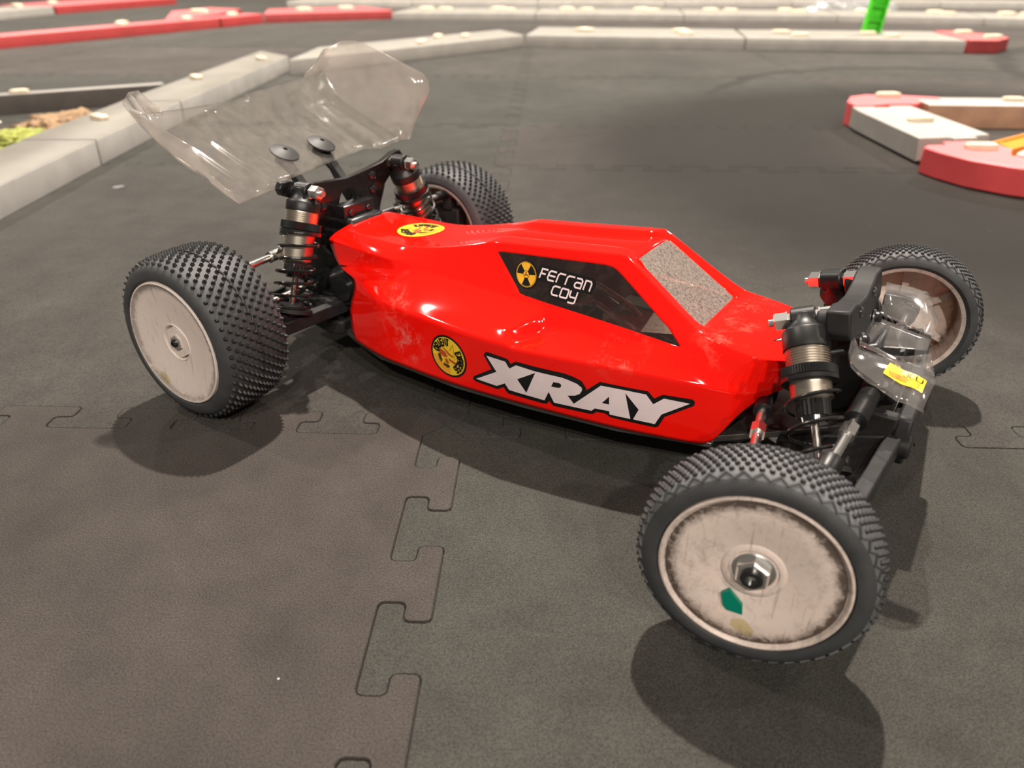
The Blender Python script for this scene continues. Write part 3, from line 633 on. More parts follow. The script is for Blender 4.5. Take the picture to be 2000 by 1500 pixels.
# wheels
def wheel(kind):
    rear = kind == 'rear'
    W = 39 if rear else 21.5; R = 40.1 if rear else 36.7; rr = 31 if rear else 29.0
    mb = MB(); ax = (0, 1, 0)
    def lp(prof, mi=0, closed=False, seg=72): mb.lathe([(-a, r) for a, r in prof], (0, 0, 0), ax, seg, mi, False, closed=closed)
    if rear:
        prof = [(1.6, 31.0), (.3, 30.8), (0, 30.2), (.5, 29.4), (1.0, 28.8), (1.1, 27), (2.1, 20), (2.9, 12), (3.0, 9.6), (2.6, 9.1), (3.0, 8.5), (6.6, 7.6), (7, 6.8), (7, .02)]
        back = [(10, .02), (10, 6), (9, 10), (5, 11), (3.4, 27.5), (4, 28.6), (W-2, 28.9), (W-1.2, 31.0), (W-2.6, 31.0), (W-3, 29.9), (3, 29.9)]
    else:
        prof = [(1.6, 29.0), (.3, 28.9), (0, 28.2), (.4, 27.6), (1.1, 27.2), (1.2, 26.6), (.7, 25.6), (1.5, 19), (2.8, 12), (3.2, 10), (2.6, 9.2), (2.6, 8.0), (3.4, 7.4), (3.6, .02)]
        back = [(8, .02), (8, 9), (5.6, 12), (3, 26), (3.2, 27.0), (W-2, 27.3), (W-1, 29.2), (W-2.4, 29.2), (W-3, 28.4), (3, 28.4)]
    lp(prof+back, 0, True)
    if not rear:
        for k in range(6):
            q = Matrix.Rotation(2*PI*k/6, 3, 'Y'); c = q @ Vector((0, -3.2, 17)); mb.box(c+Vector((0, -3.2, 0)), (3.2, 3.6, 17), 0, q)
    mb.lathe([(0, 8.5), (10, 8.5)], (0, -3, 0), (0, -1, 0), 6)
    o = mb.build('wheel', 'dish_clean' if rear else 'dish_dirty', None, angle=40)
    # tyre
    t = MB(); rnd = random.Random(5)
    if rear:
        tp = [(1.6, 31.0), (.2, 32.2), (.1, 34), (.9, 36.4), (2.6, 38.2), (5, 39.2), (9, 39.8), (14, 40.1), (19.5, 40.2), (25, 40.1), (30, 39.8), (34, 39.2), (36.6, 38), (38.4, 35.5), (38.8, 33), (37.6, 31.0)]
    else:
        tp = [(1.6, 29.0), (.1, 29.6), (-.2, 31), (.2, 32.8), (1.4, 34.6), (3.2, 35.9), (6, 36.5), (10.7, 36.8), (15.5, 36.5), (18.2, 35.9), (20.2, 34.6), (21.4, 32.6), (21.6, 31), (20.4, 29.2)]
    if rear: t.lathe([(-a, r) for a, r in tp], (0, 0, 0), ax, 96, 0, False)
    else:
        t.lathe([(-a, r) for a, r in tp[:5]], (0, 0, 0), ax, 96, 0, False); t.lathe([(-a, r) for a, r in tp[4:11]], (0, 0, 0), ax, 96, 2, False); t.lathe([(-a, r) for a, r in tp[10:]], (0, 0, 0), ax, 96, 0, False)
    def rad(a):
        for (a0, r0), (a1, r1) in zip(tp[1:], tp[2:]):
            if a0 <= a <= a1: return r0+(r1-r0)*(a-a0)/(a1-a0)
        return tp[-1][1]
    def pin(a, th, r0, r1, h):
        eps = .3; slope = (rad(a+eps)-rad(a-eps))/(2*eps)
        n = Vector((math.sin(th), slope, math.cos(th)))
        n = Vector((math.sin(th), 0, math.cos(th)))*1+Vector((0, slope, 0)); n.normalize()
        p = Vector((math.sin(th)*rad(a), -a, math.cos(th)*rad(a)))
        t.lathe([(-.4, r0*1.15), (.3, r0), (h*.75, r1*1.1), (h, r1*.7)], p, n, 6, 1)
    if rear:
        NA, cols_ = 54, [3.6+2.9*k for k in range(12)]
        for ci, a in enumerate(cols_):
            for k in range(NA):
                pin(a, 2*PI*(k+(.5 if ci % 2 else 0))/NA, 1.05, .62, 1.75 if 0 < ci < 11 else 1.5)
        pts = []
        for k in range(216):
            an = 2*PI*k/216; zz = [-.35, 0, .35, 0][k % 4]; pts.append((math.sin(an)*40.4, -19.5+zz, math.cos(an)*40.4))
        t.tube(pts, .55, 6, 1, True)
    else:
        NA, cols_ = 80, [4.4+2.1*k for k in range(7)]
        for ci, a in enumerate(cols_):
            for k in range(NA): pin(a, 2*PI*(k+(.5 if ci % 2 else 0))/NA, .86, .68, 1.0)
        for base, sg in ((2.3, 1), (19.3, -1)):
            pts = []
            for k in range(88):
                an = 2*PI*k/88; a = base+(.95 if k % 2 else -.75)*sg; r = rad(a)+.15; pts.append((math.sin(an)*r, -a, math.cos(an)*r))
            t.tube(pts, .5, 5, 0, True)
    tt = t.build('tire', ['rubber', 'rubber_dark', 'rubber_dusty'], o, angle=40)
    # nut
    nb = MB(); Z = (0, -3.6, 0)
    if rear:
        nb.lathe([(-3.2, 4.8), (-2.2, 4.8), (-2.2, 4.0), (1.4, 4.0), (2.0, 3.2)], Z, ax, 6); nb.lathe([(-3, 2), (2.6, 2), (3.2, 1.4), (3.2, .9), (1.5, .9)], Z, ax, 20, 1, False)
    else:
        nb.lathe([(-.8, 6.8), (.6, 6.8), (.9, 6.4)], Z, ax, 36); nb.lathe([(.6, 5.7), (3.2, 5.7), (4.0, 5.0)], Z, ax, 6)
        nb.lathe([(2, 3.5), (4.9, 3.5), (5.3, 3.0), (5.3, 1.7), (3.4, 1.7)], Z, ax, 24, 1, False); nb.lathe([(3.4, 1.75), (3.5, .01)], Z, ax, 6, 1, False)
    nb.build('wheel_nut', ['silver', 'gloss_black'], o, angle=25)
    return o
def place_wheel(o, x, y, z, ang, camber, spin):
    o.parent = car; o.location = Vector((x, y, z))*S
    o.rotation_euler = (Matrix.Rotation(ang, 4, 'Z') @ Matrix.Rotation(-camber, 4, 'X') @ Matrix.Rotation(spin, 4, 'Y')).to_euler()
rw = wheel('rear'); fw = wheel('front')
rw2 = copy_tree(rw); fw2 = copy_tree(fw)
place_wheel(rw, 0, -121.0, 41.5, PI, .013, 0); place_wheel(rw2, 0, 121.0, 41.5, 0, .013, .9)
place_wheel(fw, 280.9, -123.4, 37.65, PI+.1696, .002, .0); place_wheel(fw2, 280.9, 123.4, 37.65, .2114, .002, 1.0)
for o, l in ((fw, 'front wheel with grimy dish and teal tape scrap'), (fw2, 'front wheel seen from its hollow inner side'), (rw, 'rear wheel with clean white dish'), (rw2, 'rear wheel behind the shock absorbers')): o['label'] = l
# tape scraps stuck on the near dishes
mb = MB(); mb.prism([(8.1, -10.3), (5.9, -8.4), (1.3, -13.1), (.8, -16.8), (5.7, -16.5), (7.1, -14.9)], (0, -2.6, 0), (1, 0, 0), (0, 0, 1), -1.4); mb.build('tape_scrap', 'teal', fw)
# --- rear wing
WO = Vector((-25.8, 0, 108)); wpsi = math.radians(12.5)
def wp(x, y, z):
    c, s_ = math.cos(wpsi), math.sin(wpsi); return WO+Vector((x*c-y*s_, x*s_+y*c, z))
def lerp(a, b, t): return a+(b-a)*t
mb = MB()
ys = [-82+160*k/160 for k in range(161)]
def sm(e0, e1, x):
    t = max(0, min(1, (x-e0)/(e1-e0))); return t*t*(3-2*t)
def wing_profile(y):
    side = sm(26, 36, abs(y+2)); 
    fx = lerp(12.2, 17.5 if y < 0 else 21.5, sm(45, 50, abs(y)))
    fz = -8.2
    bx, bz = -21.5, lerp(9.3, 13.6, side)
    rx, rz = lerp(-35, -33, abs(y)/80), 25.6+3.8*(abs(y)/80)**2+(1.6 if y > 0 else 0)
    rid = 0
    for c in (-66, -52, -40, 38, 52, 64): rid += 1.5*math.exp(-((y-c)/1.3)**2)
    P = []
    for t in (0, .12, .3, .5, .7, .85, .95):
        x = lerp(fx, bx+2.5, t); z = lerp(fz, bz-1.2, t)
        z += (lerp(0, 1, sm(.05, .35, t))*lerp(1, .6, t))*rid+1.6*side*sm(.2, .9, t)*0
        P.append((x, z))
    P += [(bx, bz+.6), (bx-2.2, bz+3.4), (lerp(bx-2.2, rx, .35), lerp(bz+3.4, rz, .35)), (lerp(bx-2.2, rx, .7), lerp(bz+3.4, rz, .7)), (rx, rz)]
    return P
G = [[wp(x, y, z) for x, z in wing_profile(y)] for y in ys]; nP = len(G[0])
mb.add([p for g in G for p in g], [(i*nP+k, i*nP+k+1, (i+1)*nP+k+1, (i+1)*nP+k) for i in range(160) for k in range(nP-1)])
# near end plate: low upswept strip with a rear tab
lowN = [wp(x, -82, z) for x, z in wing_profile(-82)]
upN = [(15.6, -83.5, -2), (12, -84.5, 0), (6, -85.5, 6), (4.6, -86, 13), (-1, -86, 18), (-9, -86, 21.5), (-17, -86, 25), (-24, -86, 28), (-29, -85.5, 30), (-33, -85, 31.8), (-37, -84, 33.4), (-40.5, -82, 34.5)]
upN = [wp(*q) for q in upN]; midN = [(a+b)/2+Vector((-.4, -1.2, -.6)) for a, b in zip(lowN, upN)]
k = len(lowN); mb.add(lowN+midN+upN, [(i, i+1, k+i+1, k+i) for i in range(k-1)]+[(k+i, k+i+1, 2*k+i+1, 2*k+i) for i in range(k-1)], 1)
tabN = [wp(-41.5, -76, 38.5), wp(-40, -71, 38.8), wp(-37.5, -68, 34), wp(-35.5, -64, 29.8)]
mb.add([upN[-1], tabN[0], tabN[1], tabN[2], tabN[3], G[15][-1], G[10][-1], G[5][-1], lowN[-1]], [(0, 1, 7, 8), (1, 2, 6, 7), (2, 3, 6), (3, 4, 5, 6)], 1)
# far end plate: tall plate facing the near side
lowF = [wp(x, 78, z) for x, z in wing_profile(78)]
upF = [(26, 79, -8), (30.5, 81, 4.5), (36, 82, 14), (40, 83, 22), (38.5, 83.5, 28), (35.5, 83.5, 31.6), (22, 83.5, 37), (8, 83.5, 43), (-4, 83, 47.4), (-11, 82, 49), (-18, 80, 48.6), (-25, 77, 45)]
upF = [wp(*q) for q in upF]; m1 = [a.lerp(b, .33)+wp(0, 1.5, 0)-wp(0, 0, 0) for a, b in zip(lowF, upF)]; m2 = [a.lerp(b, .66)+wp(0, 1.2, 0)-wp(0, 0, 0) for a, b in zip(lowF, upF)]
mb.add(lowF+m1+m2+upF, [(j*k+i, (j+1)*k+i, (j+1)*k+i+1, j*k+i+1) for j in range(3) for i in range(k-1)], 1)
mb.add([upF[-1], wp(-27, 72, 44.5), wp(-31, 66, 36), wp(-33, 58, 31.5), G[140][-1], G[148][-1], G[153][-1], lowF[-1], m1[-1], m2[-1]], [(0, 1, 9), (1, 6, 8, 9), (6, 7, 8), (1, 2, 5, 6), (2, 3, 4, 5)], 1)
wing = mb.build('rear_wing', ['wing_clear', 'wing_scuffed'], car, angle=60, solid=.7)
for y in (-14, 14):
    mb = MB(); q = Vector((-26, y, 108.4)); nrm = Vector((.42, .09, .9)).normalized()
    mb.lathe([(-.2, 8.2), (.5, 8.1), (1.6, 5.2), (2.3, 2.6), (2.4, 1.3), (1.2, 1.1)], q, nrm, 32, 0, False); mb.lathe([(-6, 4), (-.4, 4)], q, nrm, 20)
    mb.build('wing_button', 'dull_black', wing)
for sd in (-1, 1):
    mb = MB()
    mb.prism([(-30, 103), (-22, 104), (-8, 88), (4, 82), (4, 72), (-4, 72), (-12, 82), (-22, 98)], (0, 12*sd, 0), (1, 0, 0), (0, 0, 1), 5*sd*-1)
    mb.tube([(-24, 13*sd, 101), (-8, 16*sd, 86), (3, 18*sd, 78)], 2.4, 10)
    mb.build('wing_mount', 'grey_plastic', car, bevel=.6)
# --- front wing on the nose
def quadpatch(mb, a, b, c, d, n=6, lift=0):
    a, b, c, d = [Vector(q) for q in (a, b, c, d)]; V_ = []
    for i in range(n+1):
        for j in range(n+1):
            u_, v_ = i/n, j/n; p = a.lerp(b, u_).lerp(d.lerp(c, u_), v_); p.z += lift*math.sin(PI*u_)*math.sin(PI*v_); V_.append(p)
    mb.add(V_, [(i*(n+1)+j, (i+1)*(n+1)+j, (i+1)*(n+1)+j+1, i*(n+1)+j+1) for i in range(n) for j in range(n)])
mb = MB()
# centre strip on the tower face, then two lobes, each a raised pan with turned down inner edge
quadpatch(mb, (281.6, -14, 72), (305, -5, 72.5), (305, 3, 73.5), (281.6, 14, 74))
quadpatch(mb, (281.6, -14, 72), (281.6, 14, 74), (280.4, 14, 81), (280.4, -14, 79.5))
quadpatch(mb, (284, 12, 76), (305.5, 4, 74.5), (305.2, 12.5, 77.5), (284, 17, 80), lift=.3)
quadpatch(mb, (284, 17, 80), (305.2, 12.5, 77.5), (297.5, 38, 79.5), (281, 38, 80.5), lift=1.2)
quadpatch(mb, (281, 38, 80.5), (297.5, 38, 79.5), (296, 41, 75), (281, 41, 76))
oc = [(280.4,-24,80),(281.4,-32,76.4),(283.7,-37,74.7),(287.3,-41,74.2),(294,-44,72.8),(301.7,-45,69.9),(305.5,-44,69.4),(310.4,-41,66.2)]
ic = [(281.2,-18,74.5),(283.5,-19.5,73.4),(286,-20,72.6),(290,-20.5,72.6),(295.9,-21,72.8),(300,-22,72.2),(305,-23,71.8),(311.4,-27,70.8)]
fc = [(281.6,-14,72),(285,-13.5,70.5),(289,-13,70),(293,-12,70),(297,-11,70),(301,-9,70.3),(304,-7,71),(306.5,-6,71.5)]
oc, ic, fc = [[Vector(q) for q in l_] for l_ in (oc, ic, fc)]
rows_ = [fc, [a_.lerp(b_, .8)+Vector((0, 0, -.4)) for a_, b_ in zip(fc, ic)], ic]+[[a_.lerp(b_, t_)+Vector((0, 0, 1.7*math.sin(PI*t_))) for a_, b_ in zip(ic, oc)] for t_ in (.2, .4, .6, .8)]+[oc, [p_+Vector((.3, -.6, -1.6)) for p_ in oc]]
k = len(oc); mb.add([p_ for r_ in rows_ for p_ in r_], [(i_*k+j_, i_*k+j_+1, (i_+1)*k+j_+1, (i_+1)*k+j_) for i_ in range(len(rows_)-1) for j_ in range(k-1)])
# raised dam across the near lobe
dam = [Vector(q) for q in ((283.5, -20.5, 75), (290, -24, 75.2), (297, -28, 74.8), (300.5, -34, 73), (299, -40, 71.6))]
mb.add(dam+[p_+Vector((0, 0, 1.6)) for p_ in dam], [(i_, i_+1, 6+i_, 5+i_) for i_ in range(4)])
fwg = mb.build('front_wing', 'fwing_clear', car, angle=50, solid=.6)
for y, z in ((-11.4, 72.8), (11.4, 74.2)):
    mb = MB(); p = Vector((282.6, y, z)); mb.lathe([(-.3, 3.4), (.4, 3.4)], p, tn, 20, 1); mb.lathe([(.4, 2.6), (1.8, 2.5), (2.6, 1.6)], p, tn, 16)
    mb.build('wing_screw', ['black', 'silver'], fwg)
# --- stickers: flat outlines laid on the curved shell
GLYPH = {'A': [[(0,0),(.5,1),(1,0)],[(.22,.38),(.78,.38)]], 'D': [[(0,0),(0,1),(.6,1),(1,.7),(1,.3),(.6,0),(0,0)]], 'E': [[(1,0),(0,0),(0,1),(1,1)],[(0,.5),(.8,.5)]],
 'H': [[(0,0),(0,1)],[(1,0),(1,1)],[(0,.5),(1,.5)]], 'I': [[(.5,0),(.5,1)]], 'L': [[(0,1),(0,0),(1,0)]], 'M': [[(0,0),(0,1),(.5,.4),(1,1),(1,0)]], 'N': [[(0,0),(0,1),(1,0),(1,1)]],
 'O': [[(.3,0),(0,.3),(0,.7),(.3,1),(.7,1),(1,.7),(1,.3),(.7,0),(.3,0)]], 'P': [[(0,0),(0,1),(.8,1),(1,.85),(1,.6),(.8,.45),(0,.45)]], 'R': [[(0,0),(0,1),(.8,1),(1,.85),(1,.6),(.8,.45),(0,.45)],[(.45,.45),(1,0)]],
 'S': [[(0,.1),(.3,0),(.8,0),(1,.2),(.9,.45),(.1,.55),(0,.8),(.2,1),(.7,1),(1,.9)]], 'T': [[(0,1),(1,1)],[(.5,0),(.5,1)]], 'C': [[(1,0),(.2,0),(0,.2),(0,.8),(.2,1),(1,1)]], 'J': [[(0,.2),(.2,0),(.7,0),(.9,.2),(.9,1)]], 'U': [[(0,1),(0,.2),(.2,0),(.8,0),(1,.2),(1,1)]], 'X': [[(0,0),(1,1)],[(0,1),(1,0)]],
 'f': [[(0,0),(0,1),(1,1)],[(0,.5),(.8,.5)]], 'e': [[(1,0),(.2,0),(0,.2),(0,.8),(.2,1),(1,1)],[(0,.5),(1,.5)]], 'r': [[(0,0),(0,.8),(.2,1),(1,1)]],
 'a': [[(.05,1),(.8,1),(1,.8),(1,0),(.2,0),(0,.15),(0,.4),(.2,.55),(1,.55)]], 'n': [[(0,0),(0,1),(.8,1),(1,.8),(1,0)]],
 'c': [[(1,0),(.2,0),(0,.2),(0,.8),(.2,1),(1,1)]], 'o': [[(0,.1),(0,.9),(.1,1),(.9,1),(1,.9),(1,.1),(.9,0),(.1,0),(0,.1)]], 'y': [[(0,1),(0,.45),(.15,.3),(1,.3)],[(1,1),(1,-.2),(.8,-.35),(.05,-.35)]]}
def stroke(pts, wd):
    """quads with mitred ends along a polyline"""
    P = [Vector(p) for p in pts]; out = []; n = len(P); Lf, Rt = [], []
    for i in range(n):
        a = (P[i]-P[i-1]).normalized() if i else None; b = (P[i+1]-P[i]).normalized() if i < n-1 else None
        if a is None: a = b
        if b is None: b = a
        t = (a+b).normalized() if (a+b).length > 1e-6 else a
        nn = Vector((-t.y, t.x)); k = wd/2/max(.5, abs(nn.dot(Vector((-a.y, a.x)))))
        ext = -a*wd*.2 if i == 0 else (b*wd*.2 if i == n-1 else Vector((0, 0)))
        Lf.append(P[i]+nn*k+ext); Rt.append(P[i]-nn*k+ext)
    return [[tuple(Lf[i]), tuple(Lf[i+1]), tuple(Rt[i+1]), tuple(Rt[i])] for i in range(n-1)]
def circle(c, r, n=48, a0=0, a1=2*PI): return [(c[0]+r*math.cos(a0+(a1-a0)*i/n), c[1]+r*math.sin(a0+(a1-a0)*i/n)) for i in range(n)]
def decal(name, layers, mats, parent, fr, axis, label=None, maxlen=2.5):
    """layers: (outline list, material slot, height); fr maps sticker (u, v) to the shell's (x, z) or (x, y)"""
    bm = bmesh.new()
    for polys, mi, off in layers:
        for poly in polys:
            holes = []
            if isinstance(poly, dict): holes = poly['holes']; poly = poly['outer']
            b2 = bmesh.new(); es = []
            for lp in [poly]+holes:
                vs = [b2.verts.new((*fr(*p), 0)) for p in lp]; es += [b2.edges.new((vs[i], vs[(i+1) % len(vs)])) for i in range(len(vs))]
            bmesh.ops.triangle_fill(b2, use_beauty=True, use_dissolve=False, edges=es)
            for _ in range(5):
                lg = [e for e in b2.edges if e.calc_length() > maxlen]
                if not lg: break
                bmesh.ops.subdivide_edges(b2, edges=lg, cuts=1); bmesh.ops.triangulate(b2, faces=b2.faces)
            mp = {}
            for v in b2.verts:
                if axis == 'y': o_, d_ = Vector((v.co.x, -120, v.co.y)), Vector((0, 1, 0))
                else: o_, d_ = Vector((v.co.x, v.co.y, 140)), Vector((0, 0, -1))
                h = BODY.ray_cast(o_*S, d_)
                p = h[0]; nrm = h[1]
                if nrm.dot(d_) > 0: nrm = -nrm
                mp[v] = bm.verts.new(p+nrm*off*S)
            for f in b2.faces:
                try:
                    g = bm.faces.new([mp[v] for v in f.verts]); g.material_index = mi
                    g.normal_update()
                    if axis == 'y' and g.normal.y > 0 or axis == 'z' and g.normal.z < 0: g.normal_flip()
                except ValueError: pass
            b2.free()
    me = bpy.data.meshes.new(name); bm.to_mesh(me); bm.free()
    for m_ in mats: me.materials.append(M[m_])
    o = bpy.data.objects.new(name, me); col.objects.link(o); o.parent = parent
    if label: o['label'] = label
    return o
def ident(a, b): return a, b
def affine(c, U, V): return lambda u, v: (c[0]+U[0]*u+V[0]*v, c[1]+U[1]*u+V[1]*v)
blk = [(132.69,43.24),(133.5,44.8),(134.97,45.69),(145.55,45.25),(146.71,44.56),(147.44,42.95),(150.26,44.99),(159.61,44.53),(168.1,44.4),(173.39,44.39),(177.6,43.63),(181.29,42.27),(183.3,38.98),(183.27,37.88),(189.53,43.78),(210.02,43.47),(212.66,40.38),(216.07,42.97),(227.9,42.84),(228.89,41.9),(228.72,39.82),(217.2,31.74),(214.82,26.13),(213.55,25.21),(193.9,25.97),(192.3,27.09),(191.15,27.46),(187.62,27.24),(185.99,25.51),(184.7,25.26),(167.18,24.77),(166.12,25.58),(165.24,27.11),(163.8,25.12),(162.03,24.69),(144.0,25.37),(142.93,26.62),(142.14,28.4),(138.46,26.03),(126.08,26.83),(124.79,27.89),(125.53,29.56),(136.43,36.79)]
wht = [(134.33,43.53),(144.76,43.5),(146.62,40.31),(150.28,43.03),(159.63,42.08),(172.22,41.95),(175.17,41.43),(179.14,40.4),(181.34,38.77),(181.38,37.3),(180.23,35.18),(177.93,33.73),(174.51,32.82),(177.19,28.96),(189.98,42.04),(200.44,42.08),(209.32,41.78),(212.35,37.42),(216.58,41.16),(227.05,40.63),(215.89,32.81),(213.29,27.11),(204.03,27.49),(206.39,33.27),(200.6,40.65),(202.88,27.42),(193.7,27.47),(193.51,29.29),(186.98,29.07),(185.4,27.31),(167.55,26.89),(165.41,32.43),(162.83,26.86),(144.95,27.71),(143.12,30.94),(138.31,28.0),(126.86,28.52),(139.24,36.25)]
holes = [[(168.06,38.52),(170.8,38.72),(171.6,38.2),(171.82,37.53),(171.28,36.26),(169.54,35.8),(166.86,35.81)], [(193.59,37.18),(190.35,32.95),(193.56,32.9)], [(159.58,41.33),(150.13,35.41),(153.99,28.66)]]
decal('letter_sticker', [([blk], 0, .12), ([{'outer': wht, 'holes': holes}], 1, .24)], ['black_print', 'white_print'], shell, ident, 'y', 'white lettering sticker with black outline')
def club(name, fr, axis, rim, label):
    def arc_text(txt, a0, a1, r, h, wd, inward=False):
        out = []; n = len(txt)
        for i, ch in enumerate(txt):
            if ch == ' ': continue
            an = a0+(a1-a0)*(i+.5)/n; cw_ = abs(a1-a0)/n*r*.72
            er = Vector((math.cos(an), math.sin(an))); et = Vector((math.sin(an), -math.cos(an)))
            if inward: er_, et_ = -er, -et
            else: er_, et_ = er, et
            for pl_ in GLYPH[ch]:
                out += stroke([tuple(er*r+et_*((q[0]-.5)*cw_)+er_*((q[1]-.5)*h)) for q in pl_], wd)
        return out
    L = []
    if rim: L.append(([circle((0, 0), 1)], 0, .12))
    L.append(([circle((0, 0), .9 if rim else 1)], 1, .20))
    sect = [(-.0, -.88)]+[(.885*math.cos(a), .885*math.sin(a)) for a in [math.radians(270-4*k) for k in range(0, 23)]]+[(-.55, .0)]+[(.50*math.cos(a), .50*math.sin(a)) for a in [math.radians(180+6*k) for k in range(0, 16)]]
    L.append(([sect], 2, .26))
    ln = []
    for r in (.62, .70, .78): ln += stroke([(r*math.cos(math.radians(182+5*k)), r*math.sin(math.radians(182+5*k))) for k in range(18)], .022)
    L.append((ln, 3, .32))
    L.append((arc_text('ORIENT', math.radians(164), math.radians(76), .68, .30, .085)+arc_text('EXPRESS', math.radians(30), math.radians(-66), .66, .30, .085)+arc_text('MODEL SHOP', math.radians(172), math.radians(268), .50, .13, .04, True), 0, .38))
    red = [[(-.5, .24), (-.38, .32), (-.12, .2), (-.02, -.02), (-.22, -.06), (-.46, .06)], [(-.26, .42), (-.16, .40), (.18, .12), (.30, .10), (.30, .0), (.05, .08)], [(0, -.06), (.42, -.22), (.42, -.32), (.34, -.34), (.02, -.18)], [(-.22, -.14), (-.08, -.10), (0, -.3), (-.1, -.4), (-.2, -.3)]]
    L.append((red+stroke([(.36, -.1), (.38, .62), (.14, .3)], .03), 4, .38))
    return decal(name, L, ['black_print', 'yellow_print', 'amber_print', 'orange_print', 'rust_print'], shell, fr, axis, label, 3)
club('round_sticker', affine((111, 36.0), (11.0, .9), (-1.1, 11.05)), 'y', True, 'round yellow club sticker with black rim')
club('round_sticker', affine((54.3, 2.3), (-6.4, 10.0), (-10.0, -7.7)), 'z', False, 'round yellow club sticker on the tail deck')
# radiation roundel and name on the side window
fr = affine((139.4, 75.5), (6.05, .45), (-1.85, 5.72))
blades = []
for an in (150, 30, 270):
    a0, a1 = math.radians(an-28), math.radians(an+28)
    blades.append([(.27*math.cos(a0+(a1-a0)*k/8), .27*math.sin(a0+(a1-a0)*k/8)) for k in range(9)]+[(.80*math.cos(a1-(a1-a0)*k/10), .80*math.sin(a1-(a1-a0)*k/10)) for k in range(11)])
small = []
for an in (90, 210, 330):
    a0, a1 = math.radians(an-28), math.radians(an+28); small.append([(.05*math.cos(a0), .05*math.sin(a0)), (.05*math.cos(a1), .05*math.sin(a1)), (.15*math.cos(a1), .15*math.sin(a1)), (.16*math.cos((a0+a1)/2), .16*math.sin((a0+a1)/2)), (.15*math.cos(a0), .15*math.sin(a0))])
decal('warning_sticker', [([circle((0, 0), 1)], 0, .15), ([circle((0, 0), .885)], 1, .23), ([{'outer': circle((0, 0), .85), 'holes': [circle((0, 0), .825)]}], 0, .29), (blades, 0, .30), ([circle((0, 0), .27)], 0, .30), ([circle((0, 0), .235)], 1, .36), (small+[circle((0, 0), .04, 12)], 0, .42)],
      ['black_print', 'amber_print'], win_r, fr, 'y', 'round yellow and black radiation sign')
nb = [(145.44,80.97),(150.89,80.78),(172.14,80.46),(173.93,80.25),(175.0,79.45),(175.09,77.87),(173.81,73.79),(168.45,73.66),(167.4,69.55),(166.69,68.57),(165.23,68.22),(154.79,68.88),(152.96,69.65),(152.59,70.85),(152.38,74.27),(146.23,74.29),(145.22,74.9),(144.85,77.39)]
f1 = affine((146.1, 75.55), (27.0, -.6), (.7, 3.85)); f2 = affine((153.8, 70.1), (12.9, -.4), (.55, 3.6))
def word(f, items, wd):
    out = []
    for ch, x0, x1 in items:
        for pl_ in GLYPH[ch]:
            out += stroke([f(x0+(x1-x0)*q[0], q[1]) for q in pl_], wd)
    return out
let = word(f1, [('f', .015, .125), ('e', .165, .295), ('r', .345, .475), ('r', .52, .65), ('a', .69, .81), ('n', .865, .98)], .72)+word(f2, [('c', .03, .30), ('o', .38, .66), ('y', .74, 1.0)], .72)
decal('name_sticker', [([nb], 0, .15), (let, 1, .25)], ['black_print', 'white_print'], win_r, ident, 'y', 'black name sticker with white letters')
decal('nose_sticker', [([[(249.4, -11.8), (252.2, -3.2), (262, -3.2), (262, -9.5), (253.2, -8.2)]], 0, .12), ([[(250.4, -10.8), (252.6, -4.4), (260.8, -4.4), (260.8, -8.2), (253, -7.3)]], 1, .22)], ['black_print', 'white_print'], shell, ident, 'z', 'white arrow shaped nose sticker')
# small sticker on the near half of the nose wing
def fp(u, v):
    f_ = u*(len(ic)-1.001); i_ = int(f_); f_ -= i_
    a_ = ic[i_].lerp(ic[i_+1], f_); b_ = oc[i_].lerp(oc[i_+1], f_)
    return a_.lerp(b_, v)+Vector((0, 0, 1.7*math.sin(PI*v)+.3))
mb = MB()
n_ = 10; V_ = [fp(.58+.36*i/n_, .34+.40*j/4) for i in range(n_+1) for j in range(5)]
mb.add(V_, [(i*5+j, (i+1)*5+j, (i+1)*5+j+1, i*5+j+1) for i in range(n_) for j in range(4)], 0)
for ch, x in (('J', .72), ('C', .79), ('U', .86)):
    for pl_ in GLYPH[ch]:
        for q in stroke([(x+.055*p[0], .40+.14*(1-p[1])) for p in pl_], .012): mb.add([fp(*p)+Vector((0, 0, .12)) for p in q], [(0, 1, 2, 3)], 1)
for q in ([(.60, .60), (.90, .58), (.90, .70), (.62, .70)],): mb.add([fp(*p)+Vector((0, 0, .1)) for p in q], [(0, 1, 2, 3)], 2)
mb.build('wing_sticker', ['yellow_print', 'black_print', 'orange_print'], fwg)['label'] = 'yellow and orange sticker'
# ------------------------------------------------------------------ track barriers
def plug(o, x, y, z, rz=0, s_=1):
    mb = MB(); R_ = Matrix.Rotation(rz, 3, 'Z'); V_ = []; n = 20
    for (r, h) in ((1.0, 0), (1.0, 3), (.9, 4.6), (.62, 5.2), (.5, 4.4)):
        for k in range(n):
            an = 2*PI*k/n; ex = 13*s_*r*abs(math.cos(an))**.6*(1 if math.cos(an) > 0 else -1); ey = 7*s_*r*abs(math.sin(an))**.7*(1 if math.sin(an) > 0 else -1)
            V_.append(Vector((x, y, z+h*s_))+R_ @ Vector((ex, ey, 0)))
    mb.add(V_, [(i*n+k, i*n+(k+1) % n, (i+1)*n+(k+1) % n, (i+1)*n+k) for i in range(4) for k in range(n)]+[tuple(4*n+k for k in range(n))])
    return mb.build('fixing_plug', 'plug', o)
def mitre(p, q, r, width):
    t = Vector((q[0]-p[0], q[1]-p[1])).normalized(); u = Vector((r[0]-q[0], r[1]-q[1])).normalized()
    return width*math.tan(math.atan2(t.x*u.y-t.y*u.x, t.dot(u))/2)
